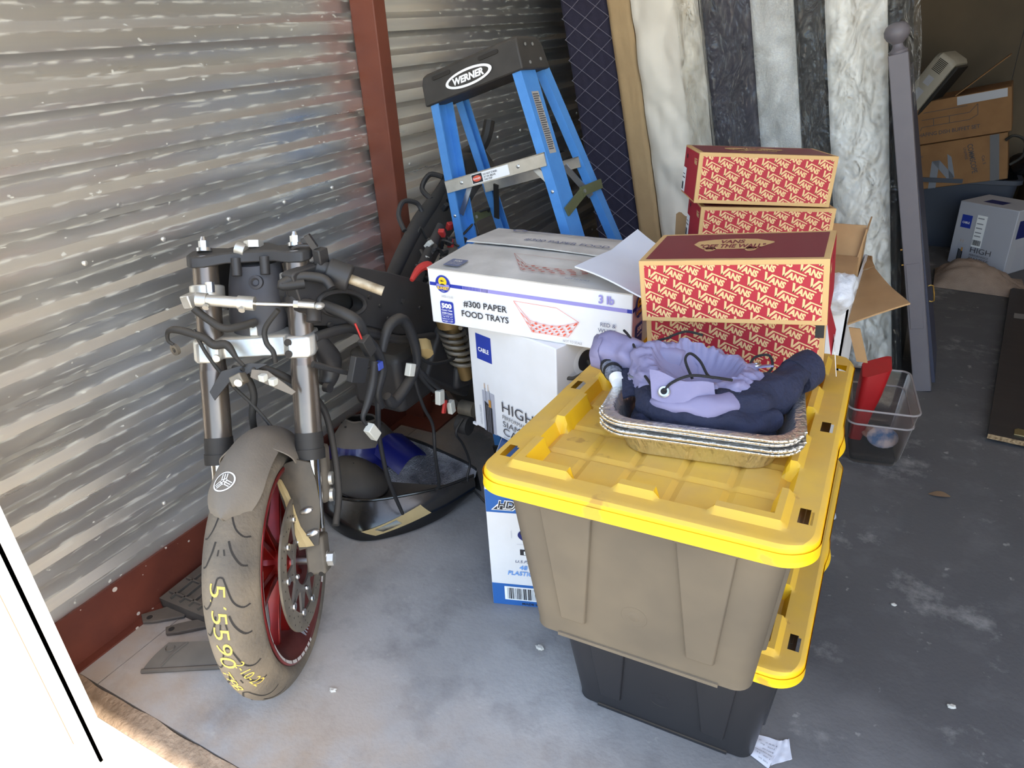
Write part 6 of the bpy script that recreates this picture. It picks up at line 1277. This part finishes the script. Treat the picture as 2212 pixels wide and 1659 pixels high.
# ---------------------------------------------------------------- litter on the floor
paper = mat('receipt_paper', srgb(226, 226, 234), .8)
def slip(lab, P, seed, prt):
    t = thing('paper_slip', lab, 'paper', (sum(p[0] for p in P) / 4, sum(p[1] for p in P) / 4, 0), None, 'receipts on the floor')
    f = lambda u, v: V3((*[(P[0][k] * (1 - u) + P[1][k] * u) * (1 - v) + (P[3][k] * (1 - u) + P[2][k] * u) * v for k in (0, 1)], .003 + .006 * abs(mnoise.noise(V3((u * 2.2, v * 2.2, seed))))))
    G().sheet(f, 10, 10, .0006).build('sheet', paper, t, True, 60)
    if prt:
        d = Decal(t, Matrix.Identity(4), .0008); d.fn = lambda u, v, o: WM[t].inverted() @ (f(u, v) + V3((0, 0, o)))
        for i, s_ in enumerate(('TYPE  BAL', '1.00  32', 'RUN TYPE TOTALS', '$493.00', 'TYPE   Bal', '1997  2')): d.text(ink_grey, s_, .92, .14 + i * .13, .07, 0, 0, 'l', R(180), .35 + .2 * (i % 3) / 2)
        d.build({'ink_grey': 'receipt_print'})
slip('creased receipt printed with grey lines, next to the lower tote', [(-.115, 1.075), (-.055, 1.052), (-.040, 1.128), (-.110, 1.120)], 2.0, True); slip('blank white slip overlapping the printed receipt', [(-.052, 1.062), (-.016, 1.095), (-.030, 1.140), (-.052, 1.122)], 5.0, False)
cp = thing('bottle_cap', 'small pale blue white bottle cap on the floor right of the totes', 'bottle cap', (-.056, 1.965, 0)); G().lathe([(.0001, .016), (.013, .016), (.015, .013), (.0155, 0)], Matrix.Rotation(R(60), 4, 'Y') @ Matrix.Translation((0, 0, .0)), 24).build('cap', mat('pale_cap', srgb(206, 214, 224), .4), cp); cp.location.z = .014
lf = G().sheet(lambda u, v: V3((.205 + .06 * u, 2.225 + .03 * (v - .5) * math.sin(math.pi * (u * .9 + .05)) + .01 * u, .002 + .006 * math.sin(u * 3))), 10, 4, .0006).build('dead_leaf', mat('dry_leaf', srgb(132, 106, 80), .9), None); tag(lf, 'dry brown leaf on the floor to the right of the totes', 'leaf')
crumb = mat('floor_crumb', srgb(206, 200, 190), .9)
for i, (x, y, sz, lab) in enumerate(((-1.005, .80, .010, 'white crumb on the floor in front of the front tyre'), (-.62, 1.13, .012, 'clear flake of plastic on the floor left of the lower tote'), (.14, 1.66, .007, 'tiny pale chip on the floor right of the lower tote'), (-.93, 1.42, .006, 'tiny pale chip between the fairing and the bowl carton'), (.105, 2.70, .008, 'white scrap on the floor near the clear bin'), (.27, 1.38, .009, 'pale scrap on the bare floor at the lower right'))):
    g = G().sphere((0, 0, 0), (sz, sz * .7, sz * .5), 8, None, 5); g.v = [p * (1 + .5 * mnoise.noise(p * 300)) for p in g.v]; o = g.build('floor_crumb', crumb, None, flat=True); o.location = (x, y, sz * .35); tag(o, lab, 'debris', 'crumbs on the floor')
